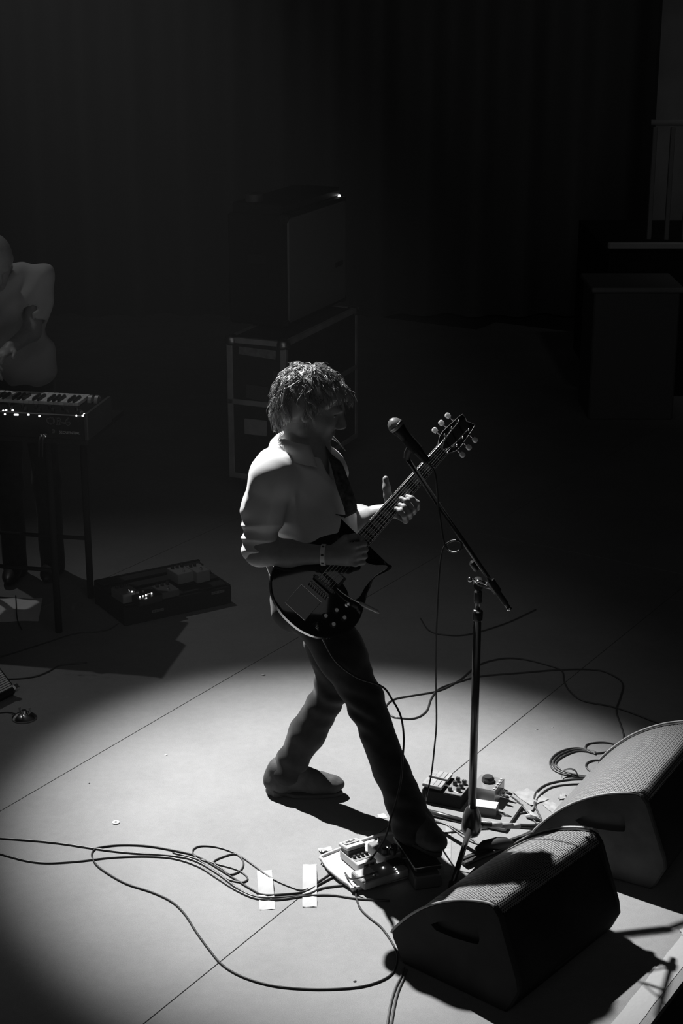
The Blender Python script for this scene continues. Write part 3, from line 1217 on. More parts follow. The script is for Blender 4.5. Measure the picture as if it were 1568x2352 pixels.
for i in range(nS - 1):
    for k in range(4):
        k2 = (k + 1) % 4
        f.append((i * 4 + k, i * 4 + k2, i * 4 + 4 + k2, i * 4 + 4 + k))
so = MB().add(q, f).build('strap', M['strap'], gt, world=True)
so['label'] = 'woven patterned guitar strap'

# ================================================================== floor monitors
PROF = [(.045, 0), (.004, .070), (.000, .088), (.012, .108), (.055, .160), (.110, .214), (.170, .258), (.235, .294), (.300, .319), (.352, .332),
        (.372, .328), (.392, .305), (.462, .120), (.468, .085), (.440, .022), (.425, 0)]
GR0, GR1 = 3, 10        # the grille covers this stretch of the profile

def wedge(name, label, loc, angdeg, W, side_m):
    t = thing(name, label, 'monitor speaker', loc, math.radians(angdeg - 90) + math.pi / 2, 'floor monitors facing the player')
    # local: x across the cabinet (away from the camera), y from the front lip to the rear turned into -y
    pt = lambda x, y, z: (x, -y, z)
    # body between the cheeks, a little smaller than them
    q, f = [], []
    inn = [(y + (.006 if 1 <= i <= 9 else 0) - (.012 if i in (10, 11) else 0), z - (.012 if 3 <= i <= 11 else 0)) for i, (y, z) in enumerate(PROF)]
    n = len(inn)
    for x in (.018, W - .018):
        q += [pt(x, y, z) for y, z in inn]
    for i in range(n):
        j = (i + 1) % n
        f.append((i, j, n + j, n + i))
    f += [tuple(range(n))[::-1], tuple(range(n, 2 * n))]
    MB().add(q, f).build('cabinet', M['cab'], t, 35)
    # perforated grille, bulging between the cheeks
    arc = spline([(0, y, z) for y, z in PROF[GR0:GR1 + 2]], 6)[:, 1:]
    ln = np.concatenate([[0], np.cumsum(np.linalg.norm(np.diff(arc, axis=0), axis=1))])
    nx = 12
    q, uv = [], []
    tn = np.gradient(arc, axis=0)
    nr = np.stack([-tn[:, 1], tn[:, 0]], 1)
    nr /= np.linalg.norm(nr, axis=1)[:, None]
    for i in range(len(arc)):
        for k in range(nx + 1):
            s_ = k / nx
            bul = .010 * (1 - (2 * s_ - 1) ** 4) * math.sin(math.pi * min(1, .04 + ln[i] / ln[-1])) - .004
            y, z = arc[i] + nr[i] * bul
            q.append(pt(.016 + (W - .032) * s_, y, z))
            uv.append((.016 + (W - .032) * s_, ln[i]))
    f = []
    m = nx + 1
    for i in range(len(arc) - 1):
        for k in range(nx):
            f.append((i * m + k, i * m + k + 1, (i + 1) * m + k + 1, (i + 1) * m + k))
    g = MB().add(q, [x[::-1] for x in f]).build('grille', M['grille'], t, True)
    ul = g.data.uv_layers.new(name='UVMap')
    for lp in g.data.loops:
        ul.data[lp.index].uv = uv[lp.vertex_index]
    # cheeks with a recessed carrying handle
    hc = V(.262, .195)
    hole = [(.150, .180), (.175, .200), (.215, .222), (.262, .240), (.305, .246), (.318, .240), (.326, .205), (.322, .186), (.300, .180), (.230, .170), (.170, .168)]
    prs = np.array(PROF, float)
    def hit(loop, a):
        d = V(math.cos(a), math.sin(a))
        best = None
        for i in range(len(loop)):
            p0, p1 = np.array(loop[i]), np.array(loop[(i + 1) % len(loop)])
            e = p1 - p0
            den = d[0] * e[1] - d[1] * e[0]
            if abs(den) < 1e-12: continue
            w = p0 - hc
            tt = (w[0] * e[1] - w[1] * e[0]) / den
            uu = (w[0] * d[1] - w[1] * d[0]) / den
            if tt > 0 and -1e-9 <= uu <= 1 + 1e-9 and (best is None or tt > best):
                best = tt
        return hc + d * best
    angs = sorted([math.atan2(z - hc[1], y - hc[0]) for y, z in PROF] + [math.atan2(z - hc[1], y - hc[0]) for y, z in hole])
    no = len(angs)
    oute = [hit(PROF, a) for a in angs]
    inne = [hit(hole, a) for a in angs]
    cm = None
    for side in (0, 1):
        xo, xi, xr = (0, .02, .0165) if side == 0 else (W, W - .02, W - .0165)
        xb = xo + (.006 if side == 0 else -.006)
        q = [pt(xo, y, z) for y, z in inne] + [pt(xo, *(np.array(o_) + (hc - o_) * .025)) for o_ in oute] + [pt(xb, *o_) for o_ in oute] + [pt(xi, *o_) for o_ in oute] \
            + [pt(xr, *(hc + (i_ - hc) * .96)) for i_ in inne]
        f = []
        for i in range(no):
            j = (i + 1) % no
            a = [(i, j, no + j, no + i), (no + i, no + j, 2 * no + j, 2 * no + i), (2 * no + i, 2 * no + j, 3 * no + j, 3 * no + i), (4 * no + i, 4 * no + j, j, i)]
            f += a if side else [x[::-1] for x in a]
        f.append(tuple(range(4 * no, 5 * no)) if side else tuple(range(4 * no, 5 * no))[::-1])
        f.append(tuple(range(3 * no, 4 * no))[::-1] if side else tuple(range(3 * no, 4 * no)))
        co = MB().add(q, f).build('cheek', M[side_m], t, 30)
        rx = xo + (.004 if side == 0 else -.004)
        MB().tube(spline([pt(rx, y - .001, z + .001) for y, z in PROF[2:11]], 5), .0042, 8).build('rim', M['rimglint'], co, True)  # added bead that draws the bright edge highlight of the cheek
        MB().box(pt(xo + (.010 if side == 0 else -.010), .262, .128), (.012, .05, .02), bev=.003).build('latch', M['black'], co)
    # connector plate at the rear foot
    MB().box(pt(W * .5, .452, .07), (.14, .012, .06), rot('X', .25), bev=.003).build('connector_plate', M['black'], t)
    return t

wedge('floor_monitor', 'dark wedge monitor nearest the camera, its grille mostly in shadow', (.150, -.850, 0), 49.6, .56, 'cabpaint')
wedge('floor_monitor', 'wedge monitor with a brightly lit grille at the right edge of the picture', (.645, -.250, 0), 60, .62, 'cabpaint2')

# ================================================================== microphone stand and microphone
mb = G(1083, 1880, .12)
SX, SY = mb[0], mb[1]
ms = thing('microphone_stand', 'black tripod microphone stand with a boom in front of the player', 'microphone stand', (SX, SY, 0))
MB().lathe([(.016, .056), (.026, .060), (.034, .078), (.035, .100), (.031, .132), (.022, .156), (.016, .164)], (0, 0, 0), n=28).build('leg_hub', M['stand'], ms, 50)
zt = P(1098, 1348, SY)[2]
zc = P(1098, 1405, SY)[2]
xt = P(1098, 1348, SY)[0] - SX
lean = lambda z: V(xt * z / zt, 0, z)
MB().cyl(lean(.15), lean(zc), .0135, .0135, 18).build('lower_tube', M['stand'], ms, True)
MB().lathe([(.0145, -.03), (.017, -.028), (.018, .0), (.015, .006), (.012, .008)], lean(zc), n=20).build('height_clutch', M['chrome'], ms, 40)
MB().cyl(lean(zc), lean(zt + .01), .0085, .0085, 16).build('upper_tube', M['stand'], ms, True)
MB().lathe([(.012, -.05), (.0135, -.045), (.0135, -.012), (.010, -.008)], lean(zt - .005), n=18).build('tube_collar', M['stand'], ms, 40)
def leg(foot, rub):
    top = V(0, 0, .095) + unit(foot * V(1, 1, 0)) * .03
    o = MB().tube([top, foot + V(0, 0, .02)], .0095, 14).build('leg', M['stand'], ms, True)
    MB().tube([foot + V(0, 0, .030) - (foot * V(1, 1, 0)) * .02, foot + V(0, 0, .008) + unit(foot * V(1, 1, 0)) * .02], [.0125, .011], 14).build('rubber_foot', M['rubber'], o, True)
    return o
base3 = V(SX, SY, 0)
fL, fR, fF = G(925, 1860) - base3, G(1262, 1915) - base3, G(1038, 2046) - base3
leg(fL, 1)
legR = leg(fR, 1)
leg(fF, 1)
topR = V(0, 0, .095) + unit(fR * V(1, 1, 0)) * .03
for a_, b_, m_ in ((.16, .30, 'tape'), (.30, .46, 'tape2'), (.46, .56, 'tape')):
    e_ = fR + V(0, 0, .02)
    MB().tube([topR + (e_ - topR) * a_, topR + (e_ - topR) * b_], .0103, 14).build('tape_wrap', M[m_], legR, True)
# boom
B0, B1 = P(934, 1052, SY + .02) - base3, P(1169, 1398, SY - .06) - base3
MB().tube([B0, B1], .0075, 14).build('boom', M['stand'], ms, True)
bdv = unit(B1 - B0)
cpos = B0 + bdv * ((zt + .02 - B0[2]) / bdv[2])
top_j = lean(zt + .012)
cl = MB()
cl.cyl(top_j + V(0, -.018, .0), top_j + V(0, .018, 0), .017, .017, 20)
cl.tube([top_j, top_j * .5 + cpos * .5, cpos], [.012, .011, .012], 12)
cl.tube([cpos - bdv * .022, cpos + bdv * .022], .0145, 14)
clo = cl.build('boom_clamp', M['stand'], ms, 40)
kq = P(1079, 1331, SY - .05) - base3
MB().tube([top_j + V(0, -.02, 0), kq + V(.012, 0, 0), kq + V(.004, 0, 0)], .004, 8).build('clamp_lever', M['chrome'], clo, True)
MB().lathe([(.002, -.0085), (.0065, -.006), (.0085, 0), (.0065, .006), (.002, .0085)], kq, n=14).build('lever_ball', M['chrome'], clo, True)
MB().cyl(P(1095, 1334, SY - .05) - base3, P(1118, 1343, SY - .05) - base3, .0032, .0032, 10).build('clamp_bolt', M['chrome'], clo, True)
MB().lathe([(.009, 0), (.0105, .008), (.0105, .03), (.004, .036)], P(1087, 1296, SY) - base3 + V(.012, 0, -.02), R=frame_from(-bdv), n=16).build('boom_knob', M['stand'], ms, 40)
MB().tube([B1 - bdv * .004, B1 + bdv * .004], .0085, 12).build('boom_cap', M['chrome'], ms, True)
MB().tube([B1 - bdv * .10, B1 - bdv * .02], .0095, 12).build('counter_sleeve', M['rubber'], ms, True)
# cable clip on the boom
cc = P(1003, 1158, SY + .01) - base3
MB().tube([cc + V(-.006, -.008, .002), cc + V(.004, -.014, .010), cc + V(.012, 0, .002), cc + V(.006, .008, -.006)], .004, 8).build('cable_clip', M['black'], ms, True)
# microphone
mh, mt = P(908, 977, SY - .03), P(986, 1066, SY - .05)
mdv = unit(mt - mh)
mic = thing('microphone', 'black vocal microphone with a round steel mesh head', 'microphone', mh)
Rm = frame_from(mdv)
ball = MB().lathe([(.002, -.0258), (.010, -.0235), (.0185, -.0165), (.0235, -.007), (.0248, .0), (.0235, .008), (.0225, .012)], R=Rm, n=28).build('mesh_head', grille_mat('mesh_head_steel', .62, .0022, .28, .12), mic, True)
ul = ball.data.uv_layers.new(name='UVMap')
for lp in ball.data.loops:
    co_ = Vector(ball.data.vertices[lp.vertex_index].co)
    qq = np.array(co_) @ Rm
    ul.data[lp.index].uv = (math.atan2(qq[1], qq[0]) * .024, qq[2])
MB().lathe([(.0250, -.002), (.0256, -.001), (.0256, .003), (.0250, .004)], R=Rm, n=28).build('head_band', M['steel'], mic, True)
MB().lathe([(.0225, .011), (.0225, .018), (.0185, .030), (.0165, .06), (.0125, .145), (.0125, .150), (.0085, .152)], R=Rm, n=24).build('handle', M['black'], mic, 40)
# mic clip joins boom and handle
mm = mh + mdv * .075 - base3
MB().tube([mm - mdv * .022, mm + mdv * .03], .0185, 16, caps=False).tube([mm + V(-.004, 0, -.012), P(936, 1040, SY) - base3, B0], [.010, .012, .010], 12).build('microphone_clip', M['rubber'], ms, 50)

# ================================================================== pedals on the floor
def knob(par, c, r, h, m='black', line=True):
    o = MB().lathe([(r, 0), (r, h * .75), (r * .85, h), (r * .8, h)], c, n=14).build('knob', M[m], par, 40)
    if line:
        MB().box((c[0], c[1] + r * .5, c[2] + h + .0004), (r * .16, r * .8, .0008)).build('pointer', M['ivory'], o)
    return o

def text(par, body, size, loc, rotm, m, depth=.0006, outline=0.0, name='lettering', align='CENTER'):
    cu = bpy.data.curves.new('t', 'FONT')
    cu.body = body
    cu.size = size
    cu.align_x = align
    cu.align_y = 'CENTER'
    if outline:
        cu.fill_mode = 'NONE'
        cu.bevel_depth = outline
        cu.bevel_resolution = 0
    else:
        cu.extrude = depth
    cu.resolution_u = 3
    to = bpy.data.objects.new('t', cu)
    col.objects.link(to)
    bpy.context.view_layer.update()
    me = bpy.data.meshes.new_from_object(to.evaluated_get(bpy.context.evaluated_depsgraph_get()))
    bpy.data.objects.remove(to)
    me.name = name
    R = np.array(rotm)
    for v in me.vertices:
        v.co = Vector(R @ np.array(v.co) + np.array(loc))
    me.materials.clear()
    return finish(me, name, M[m], par, False)

# ---- pedal board in the middle: pale scalloped tray, three pedals and a rocker pedal
PB_A = math.radians(31)
pbx, pby = V(math.cos(PB_A), math.sin(PB_A), 0), V(-math.sin(PB_A), math.cos(PB_A), 0)
pb0 = G(816, 2052)                                   # near left corner
tray = thing('pedal_tray', 'pale low pedal tray with a rounded rim beside the front foot', 'pedal tray', pb0, PB_A)
# local: x to the right of the tray, y away from the camera
Lp = lambda w: V((w - pb0) @ pbx, (w - pb0) @ pby, w[2])
tw, td = .31, .235
ol = [(0.02, 0), (tw, 0), (tw, td), (.03, td), (.0, td - .03), (-.012, td * .55), (-.004, .03)]
os_ = spline([(x, y, 0) for x, y in ol], 4, True)[:, :2]
MB().prism(os_, .004, .016, .003).build('tray_plate', M['white'], tray)
MB().tube([(x, y, .018) for x, y in os_], .006, 8, True).build('tray_rim', M['white'], tray, True)
for x, y in ((.05, .03), (tw - .04, .03), (.05, td - .04), (tw - .04, td - .04)):
    MB().lathe([(.012, 0), (.012, .005)], (x, y, 0), n=10).build('foot', M['rubber'], tray)

def in_tray(name, label, px, py, z, dx=0.0, ang=PB_A):
    w = G(px, py, z)
    return thing(name, label, 'effect pedal', w, ang, 'effect pedals on the middle tray')

# white compact pedal with a hinged treadle
p1 = in_tray('effect_pedal', 'white compact effect pedal with a lettered treadle on the pale tray', 826, 1985, .018)
MB().box((0, .012, .016), (.073, .118, .030), bev=.003).build('housing', M['white'], p1)
tr = MB().box((0, .050, .050), (.071, .062, .012), rot('X', -.16), bev=.003).build('treadle', M['white'], p1)
MB().box((0, .044, .036), (.066, .05, .02)).build('treadle_support', M['greypaint'], p1)
MB().box((0, .058, .0572), (.055, .026, .0008), rot('X', -.16)).build('rubber_pad', M['tape2'], tr)
text(tr, 'DELAY', .0125, (0, .060, .0585), rot('X', -.16), 'print')
MB().box((0, -.010, .0315), (.064, .030, .002)).build('control_panel', M['silver'], p1)
for k in range(4):
    knob(p1, (-.024 + .016 * k, -.004, .032), .0055, .010, 'black', False)
MB().box((-.004, -.0475, .016), (.016, .002, .016)).build('input_jack', M['print'], p1)
MB().box((.019, -.0475, .018), (.014, .002, .012)).build('power_jack', M['print'], p1)

# metal box with two black knobs
p2 = in_tray('effect_pedal', 'shiny metal effect pedal with tall black knobs on the tray', 890, 1982, .018)
MB().box((0, .02, .026), (.070, .108, .048), bev=.003).build('housing', M['silver'], p2)
for x, y in ((-.020, -.014), (.018, -.010), (0, -.030)):
    knob(p2, (x, y, .050), .012, .018)
MB().lathe([(.007, 0), (.007, .006), (.0045, .007), (.0045, .016)], (0, .058, .050), n=14).build('foot_switch', M['chrome'], p2, 40)
MB().lathe([(.002, 0), (.002, .002), (.001, .003)], (.004, .012, .050), n=10).build('indicator_light', M['led'], p2, True)

# wide tuner or switcher with a row of lit lamps
p3 = in_tray('effect_pedal', 'wide low pedal with a row of four lit lamps at the tray front', 880, 2020, .018)
MB().box((-.005, .012, .016), (.175, .085, .028), bev=.004).build('housing', M['midgrey'], p3)
MB().box((-.055, .016, .0305), (.060, .060, .001)).build('label_plate', M['white'], p3)
for k in range(4):
    w = G(905 + 3.3 * k, 1989 + 5 * k, .052)
    lx, ly = (w - G(880, 2020, .018)) @ pbx, (w - G(880, 2020, .018)) @ pby
    MB().lathe([(.0022, 0), (.0022, .0015), (.001, .002)], (lx, ly, .030), n=10).build('indicator_light', M['led'], p3, True)
MB().box((.065, .028, .0325), (.05, .05, .004), bev=.001).build('lamp_panel', M['black'], p3)
MB().lathe([(.002, 0), (.002, .002), (.001, .003)], (.012, .020, .031), n=10).build('indicator_light', M['led'], p3, True)
MB().lathe([(.007, 0), (.007, .006), (.0045, .007), (.0045, .014)], (-.045, -.012, .030), n=14).build('foot_switch', M['chrome'], p3, 40)

# rocker pedal under the front foot
wa, wb_, wc = G(905, 1921, .06), G(962, 2004, .085), G(1014, 1990, .085)
wl = unit((wb_ - wa) * V(1, 1, 0))
wr_ang = math.atan2(wl[1], wl[0]) + math.pi / 2
wlen, wwid = .255, .098
wcen = (wa + wc) / 2 * V(1, 1, 0)
p4 = thing('rocker_pedal', 'black rocker pedal pressed by the front foot', 'rocker pedal', wcen, wr_ang, 'effect pedals on the middle tray')
# local: -y towards the toe end
MB().box((0, 0, .026), (wwid, wlen, .044), bev=.006, taper=.94).build('base', M['greypaint'], p4)
trd = MB().box((0, 0, .068), (wwid - .006, wlen, .016), rot('X', -.09), bev=.004).build('treadle', M['black'], p4)
for k in range(11):
    MB().box((0, -.105 + .021 * k, .0775 + .09 * (-.105 + .021 * k) * -1), (wwid - .018, .012, .002), rot('X', -.09)).build('rubber_rib', M['rubber'], trd)
MB().tube([(-wwid / 2 + .003, -.124, .0855), (-wwid / 2 + .003, .124, .064)], .0022, 6).tube([(-wwid / 2 + .003, -.126, .086), (wwid / 2 - .003, -.126, .086)], .0022, 6).build('treadle_trim', M['steel'], trd, True)
MB().cyl((-.052, 0, .05), (.052, 0, .05), .005, .005, 10).build('hinge_pin', M['steel'], p4, True)
# the front shoe on it
up_ = V(0, 0, .088)
heel_p = G(922, 1892, .08) * V(1, 1, 0) + V(0, 0, .078)
fdir = unit(wl + V(.22, .0, 0))
shoe(heel_p, heel_p + fdir * .265, ankR, 0, 'shoe', 'shoe of the front foot on the rocker pedal', pitch=.04)

# ---- twin-treadle delay and its neighbours by the stand
DA = math.radians(-24)
dx, dy = V(math.cos(DA), math.sin(DA), 0), V(-math.sin(DA), math.cos(DA), 0)
plate0 = G(1010, 1862)
plt = thing('pedal_plate', 'thin grey base plate under the twin-treadle pedal', 'pedal board', plate0, DA)
MB().box((.065, .045, .010), (.40, .20, .012), bev=.003).build('plate', M['midgrey'], plt)
MB().box((-.02, -.045, .0168), (.09, .018, .0014)).build('dark_tape', M['greypaint'], plt)
for x, y in ((-.10, -.03), (.23, -.03), (-.10, .12), (.23, .12)):
    MB().lathe([(.010, 0), (.010, .005)], (x, y, 0), n=10).build('foot', M['rubber'], plt)
d0 = G(1016, 1848, .016)
t2 = thing('effect_pedal', 'twin-treadle effect pedal with six knobs beside the microphone stand', 'effect pedal', d0, DA, 'effect pedals by the microphone stand')
MB().box((-.002, .052, .026), (.150, .122, .050), bev=.003).build('housing', M['blackmat'], t2)
MB().box((.040, .052, .0525), (.066, .118, .004), bev=.001).build('control_panel', M['silver'], t2)
for k in range(2):
    pad = MB().box((-.042, .022 + .066 * k, .064), (.074, .052, .012), rot('Y', .04), bev=.002).build('treadle', M['tape2'], t2)
    for i in range(3):
        MB().box((-.020 + -.018 * i, .022 + .066 * k, .0702), (.0010, .046, .0010)).build('groove_line', M['greypaint'], pad)
    MB().box((-.04, .022 + .066 * k, .056), (.06, .044, .012)).build('treadle_base', M['black'], t2)
for i in range(3):
    for k in range(2):
        if i == 0 and k == 0:
            continue
        knob(t2, (.024 + .028 * k, .030 + .030 * i - .010 * k, .0545), .0085, .016)
knob(t2, (.022, .014, .0545), .0075, .012)
MB().box((.048, .012, .0552), (.022, .012, .001)).build('display', M['ivory'], t2)
# square box with one large knob
d1 = G(1110, 1843, .016)
t3 = thing('effect_pedal', 'grey square effect pedal with one large dark knob', 'effect pedal', d1, DA, 'effect pedals by the microphone stand')
MB().box((0, .045, .030), (.090, .105, .056), bev=.002).build('housing', M['silver'], t3)
MB().lathe([(.021, 0), (.024, .003), (.024, .010), (.019, .016), (.018, .020)], (-.004, .055, .058), n=10).build('dial', M['black'], t3, 30)
for k in range(5):
    MB().lathe([(.004, 0), (.004, .004)], (.036, .005 + .02 * k, .058), n=10).build('bolt', M['white'], t3, 30)
# small white-topped box
d2 = G(1104, 1880, .0)
t4 = thing('effect_pedal', 'small box with a white lid beside the stand hub', 'effect pedal', d2, DA + .12, 'effect pedals by the microphone stand')
MB().box((.005, .020, .024), (.098, .052, .046), bev=.002).build('housing', M['greypaint'], t4)
MB().box((.005, .020, .0485), (.098, .052, .003), bev=.001).build('lid', M['white'], t4)
# plugs pushed into the boxes
def plug(par, a, b_, m='chrome'):
    a, b_ = V(*a), V(*b_)
    o = MB().tube([a, a * .45 + b_ * .55], .0075, 10).build('jack_plug', M[m], par, True)
    MB().tube([a * .45 + b_ * .55, b_], [.0065, .0045], 10).build('plug_boot', M['rubber'], o, True)
plug(t3, (.045, .058, .034), (.090, .050, .026))
plug(t3, (.045, .030, .034), (.088, .020, .028))
plug(t4, (.052, .020, .022), (.105, .016, .014))

# ================================================================== cables
def lay(pts, r=.0033):
    out = []
    for k, p in enumerate(pts):
        if len(p) == 2:
            out.append(G(p[0], p[1], r))
        elif len(p) == 3:
            out.append(G(p[0], p[1], p[2]))
        else:
            out.append(P(p[0], p[1], p[2]))
    return out

def cable(label, pts, r=.0033, m='cable', group='cables lying on the stage floor', n=7, name='cable', closed=False):
    o = MB().tube(spline(pts, n, closed), r, 8, closed).build(name, M[m], smooth=True)
    return tag(o, label, 'cable', group)

jw = GL(*(jk + V(-.02, -.004, .036)))
cable('guitar cable hanging from the black guitar and looping over the bright floor',
      [jw, P(742, 1470, -.215), P(772, 1520, -.20), P(820, 1556, -.205), P(877, 1577, -.215), P(901, 1608, -.23), P(920, 1645, -.26), P(927, 1694, -.27),
       P(924, 1746, -.29), P(920, 1795, -.31), P(909, 1844, -.335), P(897, 1880, -.35), P(883, 1926, -.36), G(849, 1978, .045), G(826, 2018, .03), G(818, 2050, .006)]
      + lay([(819, 2066), (828, 2088), (848, 2108), (875, 2130), (900, 2165), (912, 2195), (906, 2228), (880, 2250), (830, 2266), (760, 2272), (690, 2271), (620, 2263), (555, 2243), (510, 2216),
             (480, 2181), (450, 2140), (425, 2101), (395, 2072), (350, 2050), (290, 2030), (245, 2005), (220, 1985), (211, 1965), (216, 1952), (231, 1946), (276, 1941), (336, 1943),
             (396, 1953), (444, 1964), (480, 1982), (528, 2012), (576, 2042), (604, 2055), (650, 2054), (700, 2048), (735, 2030), (770, 2012), (792, 2003)]), .0034, 'cable_dark')
cable('upper of the two cables entering from the left edge towards the taped strips',
      lay([(-40, 1921), (0, 1925), (120, 1935), (230, 1951), (300, 1959), (400, 1966), (450, 1978), (500, 2007), (545, 2040), (580, 2057), (620, 2062), (700, 2055), (740, 2040), (790, 2033)]), .0036)
cable('lower of the two cables entering from the left edge towards the taped strips',
      lay([(-40, 1950), (0, 1961), (60, 1977), (110, 1982), (180, 1978), (260, 1969), (340, 1967), (400, 1972), (455, 1990), (500, 2018), (545, 2046), (590, 2064), (640, 2066), (700, 2058),
           (760, 2056), (820, 2064), (895, 2069)]), .0036)
cable('thin cable with a small loose loop beside the taped strips',
      lay([(396, 1958), (450, 1972), (500, 1985), (545, 1998), (568, 2016), (556, 2026), (520, 2018), (478, 1990), (448, 1968), (443, 1952), (462, 1943), (500, 1946), (540, 1960), (558, 1978), (553, 1998), (531, 2008),
           (510, 1996), (490, 1980), (520, 1965), (545, 1963), (580, 1986), (620, 2015), (665, 2036), (700, 2044), (735, 2022), (765, 2003)]), .0028)
# microphone cable
cable('microphone cable hanging from the boom with a small loop halfway down',
      [P(986, 1066, SY - .05), P(997, 1082, SY - .05), P(1002, 1110, SY - .045), P(1006, 1158, SY - .03), P(1012, 1200, SY - .03), P(1018, 1238, SY - .03), P(1028, 1262, SY - .04), P(1046, 1268, SY - .06),
       P(1061, 1258, SY - .06), P(1058, 1245, SY - .05), P(1044, 1241, SY - .04), P(1028, 1247, SY - .03), P(1017, 1262, SY - .03), P(1010, 1300, SY - .03), P(1005, 1380, SY - .03), P(1001, 1480, SY - .02),
       P(1001, 1580, SY - .01), P(1002, 1660, SY), P(997, 1720, SY + .01), P(990, 1780, SY + .01), P(979, 1830, SY + .01), G(973, 1866, .045), G(978, 1894, .006)]
      + lay([(992, 1908), (1020, 1913), (1050, 1909), (1085, 1905), (1120, 1903)]), .003)
# upstage cables
cable('cable curling past the front knee and out to the right edge',
      lay([(905, 1648), (888, 1636), (886, 1622), (905, 1606), (950, 1597), (1008, 1586), (1055, 1562), (1098, 1528), (1150, 1513), (1200, 1514), (1258, 1528), (1290, 1541), (1295, 1565), (1310, 1590), (1340, 1610),
           (1400, 1622), (1440, 1634), (1500, 1657), (1568, 1683), (1640, 1712)]), .0036)
cable('cable running from the front knee round to the coil behind the lit monitor',
      lay([(905, 1648), (950, 1650), (978, 1634), (990, 1604), (1010, 1581), (1060, 1564), (1105, 1553), (1200, 1545), (1290, 1538), (1370, 1539), (1410, 1553), (1430, 1572), (1424, 1602), (1415, 1632), (1425, 1665),
           (1432, 1692), (1424, 1712), (1396, 1726), (1362, 1730), (1345, 1721), (1350, 1709), (1385, 1705), (1420, 1712), (1440, 1724)]), .0036)
for k, (ox, oy) in enumerate(((0, 0), (7, 3), (13, 7))):
    cable(('outer', 'middle', 'inner')[k] + ' turn of the cable coil behind the lit monitor',
          lay([(1368, 1728 + oy * .6), (1351 + ox * .2, 1723 + oy * .6), (1326 + ox * .2, 1718 + oy), (1298 + ox, 1722 + oy), (1275 + ox, 1733 + oy), (1263 + ox, 1749 + oy * .4), (1267 + ox, 1764 - oy * .3),
               (1284 + ox, 1775 - oy * .4), (1314 + ox, 1783 - oy * .4), (1356, 1787 - oy * .4)]), .0036)
cable('short cable loop half hidden by the lit monitor', lay([(1398, 1749), (1368, 1746), (1350, 1751), (1345, 1759), (1351, 1768), (1366, 1776), (1385, 1780)]), .0036)
cable('cable dropping from the coil to the plugs by the stand',
      lay([(1360, 1789), (1314, 1790), (1279, 1795), (1252, 1803), (1232, 1818), (1226, 1835), (1229, 1853), (1237, 1870), (1243, 1886), (1229, 1894), (1180, 1893), (1120, 1891)]), .0036)
cable('second cable dropping from the coil towards the white-lidded box',
      lay([(1350, 1800), (1300, 1802), (1262, 1810), (1236, 1830), (1228, 1850), (1222, 1862), (1200, 1867), (1168, 1871)]), .003)
cable('cable from the square pedal bending down to the tied bundle', [G(1172, 1828, .03), G(1190, 1842, .02), G(1206, 1860, .008), G(1222, 1880, .004), G(1236, 1895, .004)], .003)
cable('cable crossing under the stand hub towards the near monitor', lay([(985, 1882), (1010, 1888), (1040, 1900), (1075, 1922), (1110, 1945), (1150, 1955), (1200, 1944), (1240, 1925)]), .003)
cable('dark cable arching over the floor left of the stand hub', lay([(980, 1890), (1000, 1888), (1022, 1893), (1045, 1908), (1080, 1932), (1130, 1948)]), .0028)
cable('dark cable sagging across the gloom behind the stand', lay([(965, 1420), (985, 1448), (1020, 1458), (1075, 1457), (1160, 1432), (1230, 1400)]), .0033)
cable('left one of the paired cables under the near monitor', lay([(928, 2222), (922, 2240), (908, 2268), (897, 2305), (888, 2360), (884, 2400)]), .0036, 'cable2')
cable('right one of the paired cables under the near monitor', lay([(934, 2228), (927, 2246), (914, 2276), (905, 2312), (897, 2362), (893, 2400)]), .0036, 'cable2')
cable('thin black cable winding round the pedals on the tray', [G(850, 1985, .05), G(862, 1992, .03), G(880, 1995, .024), G(900, 1986, .028), G(925, 1975, .03), G(940, 1982, .02)], .0018)
cable('patch cable arching out of the tray front', [G(792, 2005, .022), G(803, 2018, .04), G(825, 2016, .058), G(850, 2008, .066), G(868, 2002, .060)], .0032)
# dark cables at the left, in the gloom
cable('faint dark cable running to the tilted amplifier', lay([(-20, 1560), (36, 1559), (80, 1554), (110, 1543), (140, 1528), (200, 1522)]), .0036)
cable('faint thin cable across the dark floor below the keyboard', lay([(-30, 1515), (20, 1503), (100, 1478), (170, 1456), (215, 1452), (250, 1446), (272, 1432)]), .0033)
# velcro tie on the coil and a knot of white tape on the bundle
tie = spline([G(1290, 1788, .004), G(1292, 1772, .02), G(1308, 1766, .026), G(1322, 1772, .022), G(1328, 1788, .004)], 5)
q, f = [], []
for i, p in enumerate(tie):
    for a_, b_ in ((-.006, 0), (.006, 0), (.006, .0012), (-.006, .0012)):
        q.append(p + V(.3, .95, 0) * a_ + V(0, 0, b_))
for i in range(len(tie) - 1):
    for k in range(4):
        k2 = (k + 1) % 4
        f.append((i * 4 + k, i * 4 + k2, i * 4 + 4 + k2, i * 4 + 4 + k))
tag(MB().add(q, f).build('cable_tie', M['rubber']), 'black hook-and-loop tie arching over the cable coil', 'cable tie')
kt = thing('tape_knot', 'crumpled white tape knot binding the cables beside the lit monitor', 'tape', G(1222, 1882))
MB().tube([(-.020, .012, .006), (-.004, .004, .012), (.012, -.004, .010), (.026, -.012, .006)], [.006, .010, .009, .004], 7).build('wrap', M['tape'], kt)
MB().box((.004, .018, .008), (.012, .05, .002), rot('Z', .5) @ rot('X', .2)).build('loose_end', M['tape'], kt)
